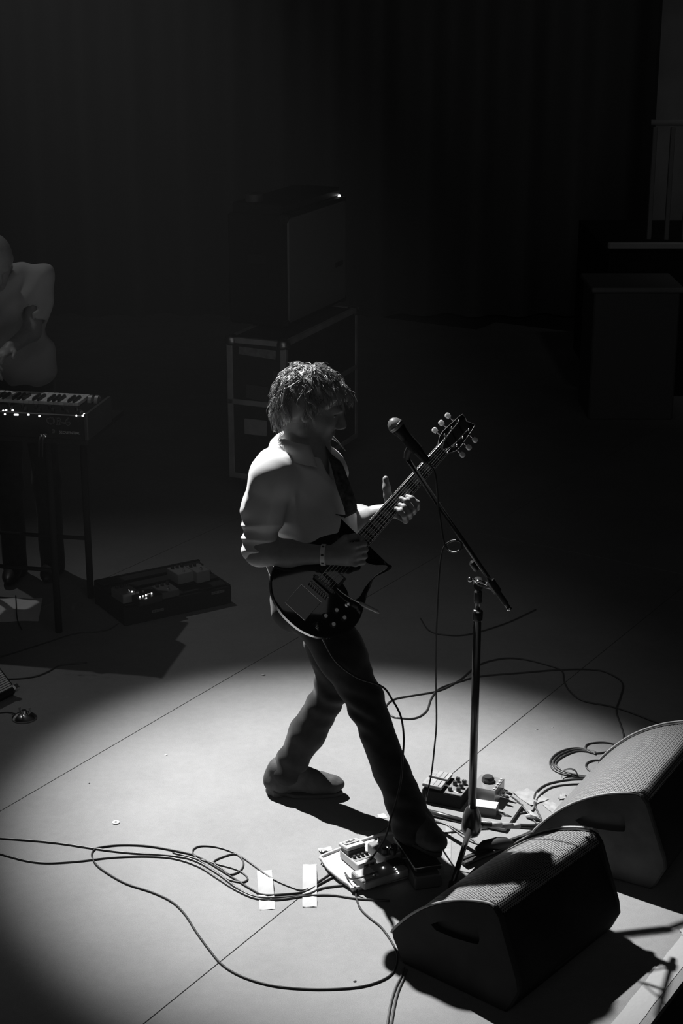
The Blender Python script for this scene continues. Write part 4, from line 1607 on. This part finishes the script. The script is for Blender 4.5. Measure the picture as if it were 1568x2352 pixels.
# snake of bundled dark cables between the monitors
bun = thing('cable_bundle', 'thick dark bundle of cables lying between stand and monitors', 'cable', G(1140, 1950))
for k in range(4):
    MB().tube(spline([w + V(0, 0, .006 + .004 * (k % 2)) + V(.006, -.01, 0) * (k - 1.5) for w in lay([(1060, 1985), (1100, 1968), (1140, 1952), (1180, 1938), (1215, 1925), (1240, 1910)], .004)], 5), .0065, 8).build('strand', M['rubber'], bun, True, world=True)
MB().tube([(-.075, -.035, .016), (-.045, -.02, .022), (.0, -.012, .026), (.03, .0, .022), (.06, .012, .014)], [.008, .020, .024, .021, .009], 14).build('connector_block', M['rubber'], bun, True)

# ================================================================== tape and litter
def tape(label, pts, m='tape', z=.0016, name='tape_strip', lumps=0.0, group='tape strips on the floor'):
    c4 = [G(px, py) for px, py in pts]
    nx, ny = 6, 6
    q, f = [], []
    r = np.random.default_rng(int(abs(c4[0][0] * 1e4)) + 3)
    for i in range(nx + 1):
        for k in range(ny + 1):
            u, w = i / nx, k / ny
            p = (c4[0] * (1 - u) + c4[1] * u) * (1 - w) + (c4[3] * (1 - u) + c4[2] * u) * w
            q.append(p + V(r.normal() * .0007, r.normal() * .0007, z + lumps * max(0, r.normal())))
    nq = len(q)
    q += [np.array(p) - V(0, 0, .0012) for p in q]
    for i in range(nx):
        for k in range(ny):
            a0 = i * (ny + 1) + k
            fc = (a0, a0 + ny + 1, a0 + ny + 2, a0 + 1)
            f += [fc, tuple(nq + x for x in fc[::-1])]
    o = MB().add(q, f).build(name, M[m], smooth=True)
    return tag(o, label, 'tape', group)

def over(label, a, b_, w, m='tape'):
    """a strip stuck over cables: rises in the middle"""
    a, b_ = G(*a), G(*b_)
    d = unit(b_ - a)
    sd = V(-d[1], d[0], 0)
    n = 16
    q, f = [], []
    for i in range(n + 1):
        t = i / n
        p = a + (b_ - a) * t
        z = .0016 + .0072 * math.exp(-((t - .42) / .17) ** 2) + .0012 * math.sin(9 * t) ** 2
        for k in range(5):
            s_ = (k / 4 - .5) * w
            q.append(p + sd * s_ + V(0, 0, z + .0012 * math.sin(i * 1.7 + k * 2.1)))
    nq = len(q)
    q += [np.array(p) - V(0, 0, .0012) for p in q]
    for i in range(n):
        for k in range(4):
            a0 = i * 5 + k
            fc = (a0, a0 + 5, a0 + 6, a0 + 1)
            f += [fc[::-1], tuple(nq + x for x in fc)]
    return tag(MB().add(q, f).build('tape_strip', M[m], smooth=True), label, 'tape', 'tape strips on the floor')

over('left one of two white tape strips stuck over the floor cables', (607, 2000), (614, 2090), .050)
over('right one of two white tape strips stuck over the floor cables', (711, 1986), (711, 2084), .047)
tape('small tape tab sticking up left of the pedal tray', [(729, 1953), (760, 1948), (763, 1958), (737, 1962)], 'tape', .006, lumps=.004)
tape('crumpled pale tape at the left rim of the pedal tray', [(748, 1966), (768, 1960), (770, 1992), (738, 1990)], 'tape', .003, lumps=.006)
tape('square of pale tape behind the metal pedal', [(820, 1912), (862, 1908), (868, 1922), (826, 1930)], 'tape2')
tape('small white tape patch under the striding legs', [(866, 1872), (882, 1868), (890, 1878), (872, 1884)], 'tape')
tape('grey tape sheet right of the square pedal', [(1176, 1822), (1210, 1812), (1262, 1836), (1218, 1852)], 'tape2', .002, lumps=.003)
tape('second grey tape sheet near the lit monitor', [(1244, 1848), (1262, 1838), (1296, 1862), (1272, 1872)], 'tape2', .002, lumps=.003)
tape('torn tape corner beside the lit monitor', [(1286, 1826), (1296, 1822), (1300, 1836), (1282, 1838)], 'tape2', .003, lumps=.003)
tape('narrow pale tape stripe under the left stand leg', [(1024, 1893), (1036, 1894), (1034, 2012), (1020, 2010)], 'tape2')
_q = []
for i in range(41):
    for n_ in (1.286, 1.352):
        _q.append(E_AX * (-1.1 + 1.9 * i / 40) + N_AX * (n_ + .0012 * math.sin(i * 2.1)) + V(0, 0, .0016))
_m = len(_q)
_q += [p - V(0, 0, .0012) for p in _q]
_f = []
for i in range(40):
    fc = (2 * i, 2 * i + 1, 2 * i + 3, 2 * i + 2)
    _f += [fc, tuple(_m + x for x in fc[::-1])]
tag(MB().add(_q, _f).build('tape_strip', M['tape']), 'long white tape line along the stage edge at lower right', 'tape', 'tape strips on the floor')
tape('small white tape flag stuck across the stage-edge tape line', [(1560, 2136), (1600, 2128), (1604, 2146), (1566, 2150)], 'tape', .004)
tape('bent grey tape scrap in the near monitor shadow', [(1060, 2292), (1072, 2268), (1084, 2276), (1074, 2296)], 'midgrey', .002)
wsh = tag(MB().lathe([(.0125, 0), (.0135, .001), (.0135, .003), (.0125, .004), (.005, .004), (.0045, .002)], G(266, 1890), n=24).build('washer', M['white'], smooth=30), 'flat white washer lying alone on the bright floor', 'washer')
hole_ = MB().lathe([(.0046, .0), (.0046, .0042)], n=14).build('centre_hole', M['print'], wsh)
hole_.location = V(0, 0, 0)
for v in hole_.data.vertices:
    v.co = Vector(np.array(v.co) + G(266, 1890))
def crumb(label, px, py, r, m, seed):
    rr = np.random.default_rng(seed)
    q = [V(math.cos(a) * r * rr.uniform(.6, 1.2), math.sin(a) * r * rr.uniform(.4, 1), 0) for a in np.linspace(0, 6.283, 8)[:-1]]
    c = G(px, py)
    n = len(q)
    f = [(i, (i + 1) % n, n + (i + 1) % n, n + i) for i in range(n)] + [tuple(range(n))[::-1]] + [(n + i, n + (i + 1) % n, 2 * n) for i in range(n)]
    vv = [c + p for p in q] + [c + p * .7 + V(0, 0, r * rr.uniform(.2, .5)) for p in q] + [c + V(0, 0, r * .6)]
    tag(MB().add(vv, f).build('litter_scrap', M[m]), label, 'scrap', 'scraps on the floor')
crumb('crumpled white scrap left of the rear foot', 381, 1735, .008, 'white', 1)
crumb('tiny dark speck near the far floor seam', 205, 1800, .005, 'print', 2)
crumb('small dark blot inside the big cable loop', 815, 2255, .007, 'print', 3)
crumb('pale scrap at the upstage rim of the light pool', 604, 1551, .010, 'tape2', 4)
crumb('tiny white scrap behind the microphone stand', 1232, 1676, .006, 'white', 5)
crumb('white chip between stand and cable coil', 1268, 1671, .005, 'white', 6)

# ================================================================== keyboard rig at the left
KZ = 1.03
KA = math.radians(-11)
kx, ky = V(math.cos(KA), math.sin(KA), 0), V(-math.sin(KA), math.cos(KA), 0)
kc = G(201, 957, KZ)                          # rear right top corner, seen from the camera
KL, KD, KH = .81, .315, .105
kb = thing('synthesizer', 'dark keyboard synthesizer seen from behind with pale keys and lit buttons', 'synthesizer', kc * V(1, 1, 0) + V(0, 0, KZ - KH), KA)
# local: x to the right (the body lies at x < 0), y away from the camera, z up from its underside
MB().box((-KL / 2, KD / 2, KH / 2), (KL - .03, KD, KH), bev=.004).build('chassis', M['blackmat'], kb)
for x in (-.009, -KL + .009):
    MB().box((x, KD / 2, KH / 2 + .004), (.018, KD + .012, KH + .012), bev=.004).build('end_cheek', M['caseply'], kb)
MB().box((-KL / 2, .003, KH + .001), (KL - .04, .006, .004)).build('rear_trim', M['midgrey'], kb)
wk = bk = None
KX1 = -.098                                    # first key starts here; wheels to its right
for i in range(29):
    x = KX1 - .0235 * (i + .5)
    if wk is None:
        wk = MB().box((0, 0, 0), (.0225, .150, .018), bev=.0015).build('white_key', M['key'], kb)
        o = wk
    else:
        o = wk.copy()
        col.objects.link(o)
    o.location = (x, KD - .078, KH + .006)
    if i % 7 not in (2, 6) and i < 28:
        if bk is None:
            bk = MB().box((0, 0, 0), (.012, .092, .014), bev=.002, taper=.9).build('black_key', M['black'], kb)
            o = bk
        else:
            o = bk.copy()
            col.objects.link(o)
        o.location = (KX1 - .0235 * (i + 1), KD - .108, KH + .020)
for x in (-.070, -.040):
    MB().cyl((x - .008, KD - .07, KH + .004), (x + .008, KD - .07, KH + .004), .026, .026, 20).build('pitch_wheel', M['white'], kb, 40)
for k in range(24):
    knob(kb, (-.05 - .031 * k, .045 + .045 * (k % 2), KH), .009, .016, 'black', False)
LK = lambda w: V((w - kc) @ kx, (w - kc) @ ky, KH)
for (px, py, w_) in ((7, 939, 4), (14, 937, 4), (29, 938, 5), (11, 947, 4), (37, 948, 12), (65, 948, 5), (90, 951, 4), (175, 950, 2.5), (186, 940, 4), (190, 950, 5), (194, 946, 6)):
    c = LK(G(px, py, KZ + .012))
    MB().box((c[0], c[1], KH + .003), (w_ / 640, .006, .006)).build('lit_button', M['leddim'], kb)
RT = np.array([[1, 0, 0], [0, 0, -1], [0, 1, 0]], float)
def on_back(px, py):
    d = ray(px, py)
    t = ((kc - CAM) @ ky) / (d @ ky)
    w = CAM + d * t
    return V((w - kc) @ kx, -.001, w[2] - (KZ - KH))
text(kb, 'OB-6', .050, on_back(134, 968), RT, 'midgrey', outline=.0007)
text(kb, 'SEQUENTIAL', .0165, on_back(160, 994), RT, 'ivory')
lg = MB()
for k in range(3):
    c = on_back(119 + 2 * k, 990)
    lg.tube([c + V(.006 * math.cos(a) , -.0005, .009 * math.sin(a)) for a in np.linspace(-1.3, 1.3, 7)], .0007, 5)
lg.build('arc_emblem', M['midgrey'], kb)
for px in (101, 109):
    c = on_back(px, 996)
    o = MB().tube([c, c + V(-.004, -.03, -.004)], .008, 10).build('jack_plug', M['chrome'], kb, True)
    MB().tube([c + V(-.004, -.03, -.004), c + V(-.006, -.05, -.03), c + V(-.008, -.055, -.09)], [.005, .004, .003], 8).build('plug_lead', M['rubber'], o, True)
# the table it stands on
ks = thing('keyboard_table', 'black table carrying the synthesizer', 'table', kc * V(1, 1, 0), KA)
MB().box((-KL / 2, KD / 2 + .10, KZ - KH - .014), (KL - .02, KD + .19, .026), bev=.004).build('table_top', M['blackmat'], ks)
for x in (-.20, -KL + .06):
    for y in (.03, KD + .15):
        MB().tube([(x, y, .0), (x, y, KZ - KH - .026)], .016, 10).build('leg', M['blackmat'], ks, True)
for y in (.03, KD + .15):
    MB().tube([(-.20, y, .30), (-KL + .06, y, .30)], .010, 8).build('stretcher', M['blackmat'], ks, True)

# ---- the keyboard player, cut by the left edge
PY = 2.42
pp = thing('person', 'person in grey short-sleeved shirt bowed over the synthesizer', 'person', P(20, 800, PY) * V(1, 1, 0))
chest2, belly2 = P(28, 700, PY), P(44, 812, PY + .02)
sL2, sR2 = P(92, 640, PY - .02), P(-70, 640, PY + .06)
hd2 = P(-12, 598, PY - .12)
hf2 = unit(V(.35, -.72, -.62))
hs2 = unit(np.cross(hf2, UP))
hu2 = np.cross(hs2, hf2)
R2 = np.stack([hf2, hs2, hu2], 1)
H2 = lambda f_, s_, u_: hd2 + hf2 * f_ + hs2 * s_ + hu2 * u_
eL2, wL2 = P(72, 762, PY - .16), P(22, 800, PY - .36)
eR2, wR2 = P(-95, 760, PY - .14), P(-40, 830, PY - .36)
u = Sdf()
u.ell(H2(-.01, 0, .02), (.100, .078, .100), R2, .02)
u.ell(H2(.040, 0, -.050), (.056, .055, .074), R2, .03)
u.cap(H2(.066, -.012, -.105), H2(.066, .012, -.105), .022, .022, .025)
u.cap(H2(.092, 0, .012), H2(.114, 0, -.030), .009, .012, .012)
u.cap(H2(.084, -.034, .024), H2(.084, .034, .024), .012, .012, .02)
u.cap(H2(.092, -.018, -.070), H2(.092, .018, -.070), .008, .008, .01)
for s_ in (-1, 1):
    u.ell(H2(-.010, s_ * .080, -.012), (.020, .009, .033), R2, .008)
    u.ell(H2(.099, s_ * .032, .002), (.014, .017, .010), R2, .012, sub=True)
u.cap(H2(-.03, 0, -.06), chest2 + V(-.03, 0, .14), .056, .062, .03)
u.ell(chest2, (.15, .10, .17), None, .05)
u.ell(belly2, (.14, .10, .16), None, .05)
for (a_, b_, c_) in ((sL2, eL2, wL2), (sR2, eR2, wR2)):
    u.chain([a_, b_, c_], [.048, .041, .029], .03)
    d_ = unit(c_ - b_)
    sd_ = unit(np.cross(d_, UP))
    u.ell(c_ + d_ * .05, (.045, .036, .018), np.stack([d_, sd_, np.cross(sd_, d_)], 1), .02)
    for k in range(4):
        o_ = sd_ * (.027 - .018 * k)
        u.chain([c_ + d_ * .08 + o_, c_ + d_ * .115 + o_ * 1.1 + V(0, 0, .004), c_ + d_ * .14 + o_ * 1.15 + V(0, 0, -.016)], [.0095, .0088, .0078], .006)
    u.chain([c_ + d_ * .02 - sd_ * .03, c_ + d_ * .05 - sd_ * .052, c_ + d_ * .08 - sd_ * .058 + V(0, 0, -.01)], [.013, .011, .009], .008)
fl2 = [V(belly2[0] - .09, PY + .02, 0), V(belly2[0] + .09, PY + .05, 0)]
for k, s_ in enumerate((-1, 1)):
    u.chain([belly2 + V(.07 * s_, 0, -.10), fl2[k] + V(0, 0, .48), fl2[k] + V(0, .02, .06)], [.07, .045, .035], .03)
vs, fs = u.mesh(.006)
raw('body', vs, fs, M['skin'], pp)
s2 = Sdf()
s2.ell(chest2, (.178, .125, .18), None, .05)
s2.ell(belly2, (.165, .125, .16), None, .06)
s2.cap(sL2, sR2, .066, .066, .05)
s2.ell(P(58, 845, PY), (.150, .12, .10), None, .05)
for (a_, b_) in ((sL2, eL2), (sR2, eR2)):
    s2.chain([a_, a_ * .35 + b_ * .65], [.070, .066], .03)
    s2.cap(a_ * .3 + b_ * .7, b_ + (b_ - a_) * .5, .052, .052, .006, sub=True)
s2.cap(chest2 + V(-.035, -.05, .19), chest2 + V(-.05, -.12, .32), .062, .08, .01, sub=True)
s2.disp = lambda p: .004 * wob(p, 30, 81) + .006 * np.sin((p @ unit(V(-.7, .1, .7))) * 55 + 1.5 * wob(p, 12, 82))
vs, fs = s2.mesh(.006)
raw('shirt', vs, fs, M['shirt2'], pp)
t_ = Sdf()
t_.ell(belly2 + V(0, 0, -.12), (.15, .12, .12), None, .05)
for k, s_ in enumerate((-1, 1)):
    t_.chain([belly2 + V(.075 * s_, 0, -.16), fl2[k] + V(0, 0, .48), fl2[k] + V(0, .02, .03)], [.085, .065, .06], .03)
t_.disp = lambda p: .003 * wob(p, 40, 83)
vs, fs = t_.mesh(.009)
raw('trousers', vs, fs, M['denim'], pp)
for k in range(2):
    z_ = Sdf()
    z_.ell(fl2[k] + V(0, -.06, .04), (.045, .13, .036), None, .02)
    z_.box(fl2[k] + V(0, -.06, -.03), (.3, .5, .066), None, .002, .006, sub=True)
    vs, fs = z_.mesh(.007)
    raw('shoe', vs, fs, M['black'], pp)

# ---- sheet of paper on the floor with a cable over it
sh = [G(-70, 1378), G(98, 1375), G(88, 1427), G(-70, 1431)]
q = []
nx, ny = 12, 4
for i in range(nx + 1):
    for k in range(ny + 1):
        a, c = i / nx, k / ny
        p = (sh[0] * (1 - a) + sh[1] * a) * (1 - c) + (sh[3] * (1 - a) + sh[2] * a) * c
        q.append(p + V(0, 0, .003 + .002 * math.sin(i * 1.1 + k)))
m_ = len(q)
q += [p - V(0, 0, .001) for p in q]
f = []
for i in range(nx):
    for k in range(ny):
        a0 = i * (ny + 1) + k
        fc = (a0, a0 + 1, a0 + ny + 2, a0 + ny + 1)
        f += [fc, tuple(m_ + x for x in fc[::-1])]
ppr = MB().add(q, [x[::-1] for x in f]).build('paper_sheet', M['paper'], smooth=True)
tag(ppr, 'long pale paper sheet lying on the dark floor at the left edge', 'paper')
cable('dark cable crossing the paper sheet at the left edge', [G(36, 1368, .004), G(37, 1385, .008), G(38, 1410, .008), G(42, 1430, .006), G(50, 1446, .004)], .003)
tape('small pale tape scrap between the paper sheet and the pedalboard', [(166, 1386), (176, 1386), (170, 1402), (164, 1402)], 'tape2')

# ---- tilted amplifier at the left edge and a round chrome base beside it
ac = G(40, 1584, .035)
amp = thing('tilted_amplifier', 'tilted-back speaker with a pale lined grille cut by the left edge', 'speaker', ac * V(1, 1, 0), math.atan2(E_AX[1], E_AX[0]))
# local: x upstage, so the cabinet lies at x < 0; -y is the way the grille faces
tl_ = rot('X', math.radians(-48))
def abox(name, c, s, m, par=amp, bev=.006):
    return MB().box(tl_ @ V(*c) + V(0, 0, .035), s, tl_, bev).build(name, M[m], par)
abox('cabinet', (-.27, .125, .235), (.56, .24, .47), 'blackmat', bev=.012)
gr = abox('grille_frame', (-.27, -.001, .235), (.53, .012, .44), 'black')
sl_ = None
for k in range(46):
    w = .022 + .0094 * k
    if sl_ is None:
        sl_ = abox('grille_slat', (-.27, -.009, w), (.500, .006, .0062), 'slat', gr, 0)
        w0 = w
    else:
        o = sl_.copy()
        col.objects.link(o)
        o.location = Vector(tl_ @ V(0, 0, w - w0))
for x in (-.004, -.536):
    abox('metal_corner', (x, .0, .012), (.03, .03, .03), 'steel')
MB().box((-.27, .36, .10), (.5, .03, .20)).build('tilt_leg', M['stand'], amp)
rb_ = thing('stand_base', 'round domed chrome base standing beside the tilted speaker', 'stand base', G(56, 1650))
MB().lathe([(.048, 0), (.050, .003), (.050, .006), (.044, .012), (.030, .020), (.016, .024), (.012, .034), (.010, .036)], n=36).build('dome', M['chrome'], rb_, 30)
for a in (.4, 2.5, 4.6):
    MB().lathe([(.004, .016), (.004, .034), (.005, .035), (.005, .040), (.003, .042)], (.024 * math.cos(a), .024 * math.sin(a), 0), n=10).build('bolt', M['steel'], rb_, 30)
cable('thin lead running to the round chrome base', lay([(-30, 1640), (0, 1637), (20, 1636), (38, 1640, .012), (50, 1642, .02)]), .0025)

# ---- pedalboard of the keyboard player
la, lb = G(286, 1440), G(532, 1386)
lax = unit((lb - la) * V(1, 1, 0))
LA = math.atan2(lax[1], lax[0])
lay_ = V(-lax[1], lax[0], 0)
LLen = np.linalg.norm(lb - la)
bd_ = thing('pedalboard', 'large dark pedalboard in the gloom with pale name plates on its front', 'pedalboard', la * V(1, 1, 0), LA)
MB().box((LLen / 2, .008, .045), (LLen, .016, .085), bev=.003).build('front_rail', M['blackmat'], bd_)
MB().box((LLen / 2, .33, .06), (LLen, .016, .12), bev=.003).build('rear_rail', M['blackmat'], bd_)
for x in (.008, LLen - .008):
    MB().box((x, .17, .05), (.016, .33, .09), bev=.003).build('side_rail', M['blackmat'], bd_)
for k in range(4):
    MB().box((LLen / 2, .055 + .08 * k, .092 + .007 * k), (LLen - .02, .058, .006), bev=.001).build('slat', M['black'], bd_)
def on_rail(px, py):
    d = ray(px, py)
    t = ((la - CAM) @ lay_) / (d @ lay_)
    w = CAM + d * t
    return V((w - la) @ lax, -.0008, w[2])
for (px, py, w_) in ((362, 1402, 34), (500, 1360, 38)):
    c = on_rail(px, py)
    po = MB().box(c, (w_ / 560, .0016, .013)).build('name_plate', M['midgrey'], bd_)
    mk = MB()
    for k in range(9):
        mk.box(c + V((k - 4) * w_ / 560 / 10.5, -.001, 0), (.0022, .0008, .007 + .002 * (k % 2)))
    mk.build('worn_marking', M['print'], po)
def lpedal(label, px, py, w, d, h, m, kn=3):
    c = G(px, py, .105)
    t = thing('effect_pedal', label, 'effect pedal', (c[0], c[1], .100 + .02 * (py < 1345)), LA + .05, 'effect pedals on the dim pedalboard')
    MB().box((0, 0, h / 2), (w, d, h), bev=.003).build('housing', M[m], t)
    for k in range(kn):
        knob(t, (-w * .3 + w * .3 * k, d * .28, h), .008, .013, 'black', False)
    MB().lathe([(.007, 0), (.007, .005), (.0045, .006), (.0045, .013)], (0, -d * .28, h), n=12).build('foot_switch', M['chrome'], t, 40)
    return t
lp1 = lpedal('pale pedal at the near left corner of the dim pedalboard', 288, 1372, .085, .12, .045, 'midgrey')
lp2 = lpedal('dark pedal with small lit lamps on the dim pedalboard', 335, 1378, .12, .10, .035, 'black', 2)
lp3 = lpedal('pale pedal at the far right of the dim pedalboard', 415, 1338, .085, .11, .05, 'midgrey')
lp4 = lpedal('pale two-tone pedal at the right end of the dim pedalboard', 455, 1336, .07, .11, .055, 'midgrey', 2)
lp5 = lpedal('low dark pedal in the middle of the dim pedalboard', 380, 1362, .09, .11, .032, 'greypaint', 3)
for (px, py, par, hh) in ((303, 1359, lp1, .046), (321, 1371, lp2, .036), (328, 1369, lp2, .036), (335, 1367, lp2, .036), (336, 1374, lp2, .036), (348, 1363, lp2, .036)):
    w = G(px, py, .10 + hh)
    MB().lathe([(.003, 0), (.003, .002), (.001, .003)], w, n=8).build('indicator_light', M['led'], par, True, world=True)
pt_ = thing('power_adapter', 'small pale plug box lying before the dim pedalboard', 'adapter', G(290, 1410), LA - .9)
MB().box((0, 0, .02), (.10, .032, .036), bev=.005).build('adapter_body', M['midgrey'], pt_)
MB().box((.055, 0, .018), (.012, .018, .018), bev=.003).build('adapter_nose', M['white'], pt_)

# ---- flight case, cabinet and head at the back
CC = P(655, 786, 3.6)
cz = CC[2]
CA_, CB_ = G(525, 771, cz), G(822, 705, cz)
cr = unit((CB_ - CC) * V(1, 1, 0))
cl_ = V(-cr[1], cr[0], 0)
W1 = np.linalg.norm((CB_ - CC)[:2])
D1 = abs((CA_ - CC) @ cl_)
case = thing('flight_case', 'dark flight case with dull metal edges and pale labels', 'flight case', CC * V(1, 1, 0), math.atan2(cr[1], cr[0]))
# local: x along the right-hand face, y away to the left; the corner nearest the camera is the origin
z0 = .11
MB().box((W1 / 2, D1 / 2, (cz + z0) / 2), (W1 - .01, D1 - .01, cz - z0 - .01)).build('case_body', M['caseply'], case)
ed = []
for x in (0, W1):
    for y in (0, D1):
        MB().box((x + (.016 if x == 0 else -.016), y + (.016 if y == 0 else -.016), (cz + z0) / 2), (.036, .036, cz - z0), bev=.004).build('corner_edge', M['alu'], case)
        MB().lathe([(.02, -.03), (.035, -.02), (.04, 0), (.035, .02), (.02, .03)], (x + (.022 if x == 0 else -.022), y + (.022 if y == 0 else -.022), cz - .02), n=12).build('ball_corner', M['steel'], case, True)
        ca = MB().cyl((abs(x - .08), abs(y - .08) - .015, .05), (abs(x - .08), abs(y - .08) + .015, .05), .05, .05, 16).build('caster', M['rubber'], case, 40)
        MB().box((abs(x - .08), abs(y - .08), .095), (.07, .06, .03)).build('caster_plate', M['steel'], ca)
for z in (z0 + .015, cz - .015, z0 + (cz - z0) * .55):
    for y in (0, D1):
        MB().box((W1 / 2, y + (.012 if y == 0 else -.012), z), (W1, .028, .030), bev=.003).build('edge_rail', M['alu'], case)
    for x in (0, W1):
        MB().box((x + (.012 if x == 0 else -.012), D1 / 2, z), (.028, D1, .030), bev=.003).build('edge_rail', M['alu'], case)
def on_case(px, py):                          # on the face turned to the left of the picture
    d = ray(px, py)
    t = ((CC - CAM) @ cr) / (d @ cr)
    w = CAM + d * t
    return V(-.001, (w - CC) @ cl_, w[2])
def lab(name, pts, m):
    q = [on_case(*p) for p in pts]
    q2 = [p + V(.004, 0, 0) for p in q]
    o = MB().add(q + q2, [(3, 2, 1, 0), (4, 5, 6, 7), (0, 1, 5, 4), (1, 2, 6, 5), (2, 3, 7, 6), (3, 0, 4, 7)]).build(name, M[m], case)
lab('tape_label', [(549, 796), (634, 806), (632, 826), (548, 813)], 'tape2')
lab('paper_label', [(627, 851), (644, 856), (644, 898), (628, 892)], 'greypaint')
lab('stencil_panel', [(565, 882), (616, 890), (614, 924), (566, 914)], 'greypaint')
MB().box((-.004, D1 * .52, cz - .50), (.012, .14, .09), bev=.004).build('handle_dish', M['alu'], case)

cab0 = G(658, 757, cz)
lo0 = V((cab0 - CC) @ cr, (cab0 - CC) @ cl_, 0)
Wc = (G(803, 690, cz) - cab0) @ cr * .93
Hc = P(650, 490, cab0[1])[2] - cz - .027
Dc = .36
cabo = thing('speaker_cabinet', 'tall dark speaker cabinet with a grey grille standing on the flight case', 'speaker', cab0 * V(1, 1, 0) + V(0, 0, cz + .012), math.atan2(cr[1], cr[0]))
MB().box((Wc / 2, Dc / 2, Hc / 2), (Wc, Dc, Hc), bev=.012).build('cabinet_shell', M['blackmat'], cabo)
MB().box((Wc / 2, -.004, Hc / 2), (Wc - .035, .014, Hc - .04), bev=.004).build('grille_cloth', M['cloth'], cabo)
for x in (.018, Wc - .018):
    for z in (.018, Hc - .018):
        MB().box((x, .015, z), (.045, .05, .045), bev=.01).build('corner_protector', M['black'], cabo)
MB().box((-.004, Dc * .5, Hc * .6), (.012, .12, .06), bev=.01).build('side_handle', M['black'], cabo)
MB().box((Wc - .12, -.012, Hc * .39), (.11, .006, .030), bev=.002).build('badge', M['black'], cabo)
hd_ = thing('amplifier_head', 'low black amplifier head with one bright lamp atop the cabinet', 'amplifier', cab0 * V(1, 1, 0) + V(0, 0, cz + .012 + Hc), math.atan2(cr[1], cr[0]))
MB().box((Wc / 2, Dc / 2, .030), (Wc - .01, Dc - .06, .056), bev=.008).build('head_shell', M['blackmat'], hd_)
MB().box((Wc / 2, .033, .028), (Wc - .05, .008, .030)).build('face_plate', M['black'], hd_)
lw = P(779, 450, 3.6 + .22)
def on_head(px, py):
    d = ray(px, py)
    n_ = -cl_
    p0 = cab0 + cl_ * .026
    t = ((p0 - CAM) @ n_) / (d @ n_)
    return CAM + d * t
wv = on_head(779, 450)
MB().lathe([(.006, -.006), (.0085, -.003), (.009, .0), (.0085, .003), (.006, .006)], wv, R=frame_from(-cl_), n=14).build('jewel_lamp', M['led'], hd_, True, world=True)
MB().cyl(wv + cl_ * .02, wv, .006, .006, 10).build('lamp_stem', M['black'], hd_, True, world=True)
bxp = P(610, 462, 3.72)
bt = thing('tape_roll', 'dim pale roll resting on the amplifier head', 'tape roll', (cab0 + cl_ * .22 + cr * .06) * V(1, 1, 0) + V(0, 0, cz + .012 + Hc + .058))
MB().lathe([(.045, 0), (.050, .004), (.050, .046), (.045, .05), (.030, .05), (.030, .045)], n=24).build('roll', M['greypaint'], bt, 40)
MB().lathe([(.031, .0), (.031, .0502)], n=18).build('core', M['print'], bt, 40)
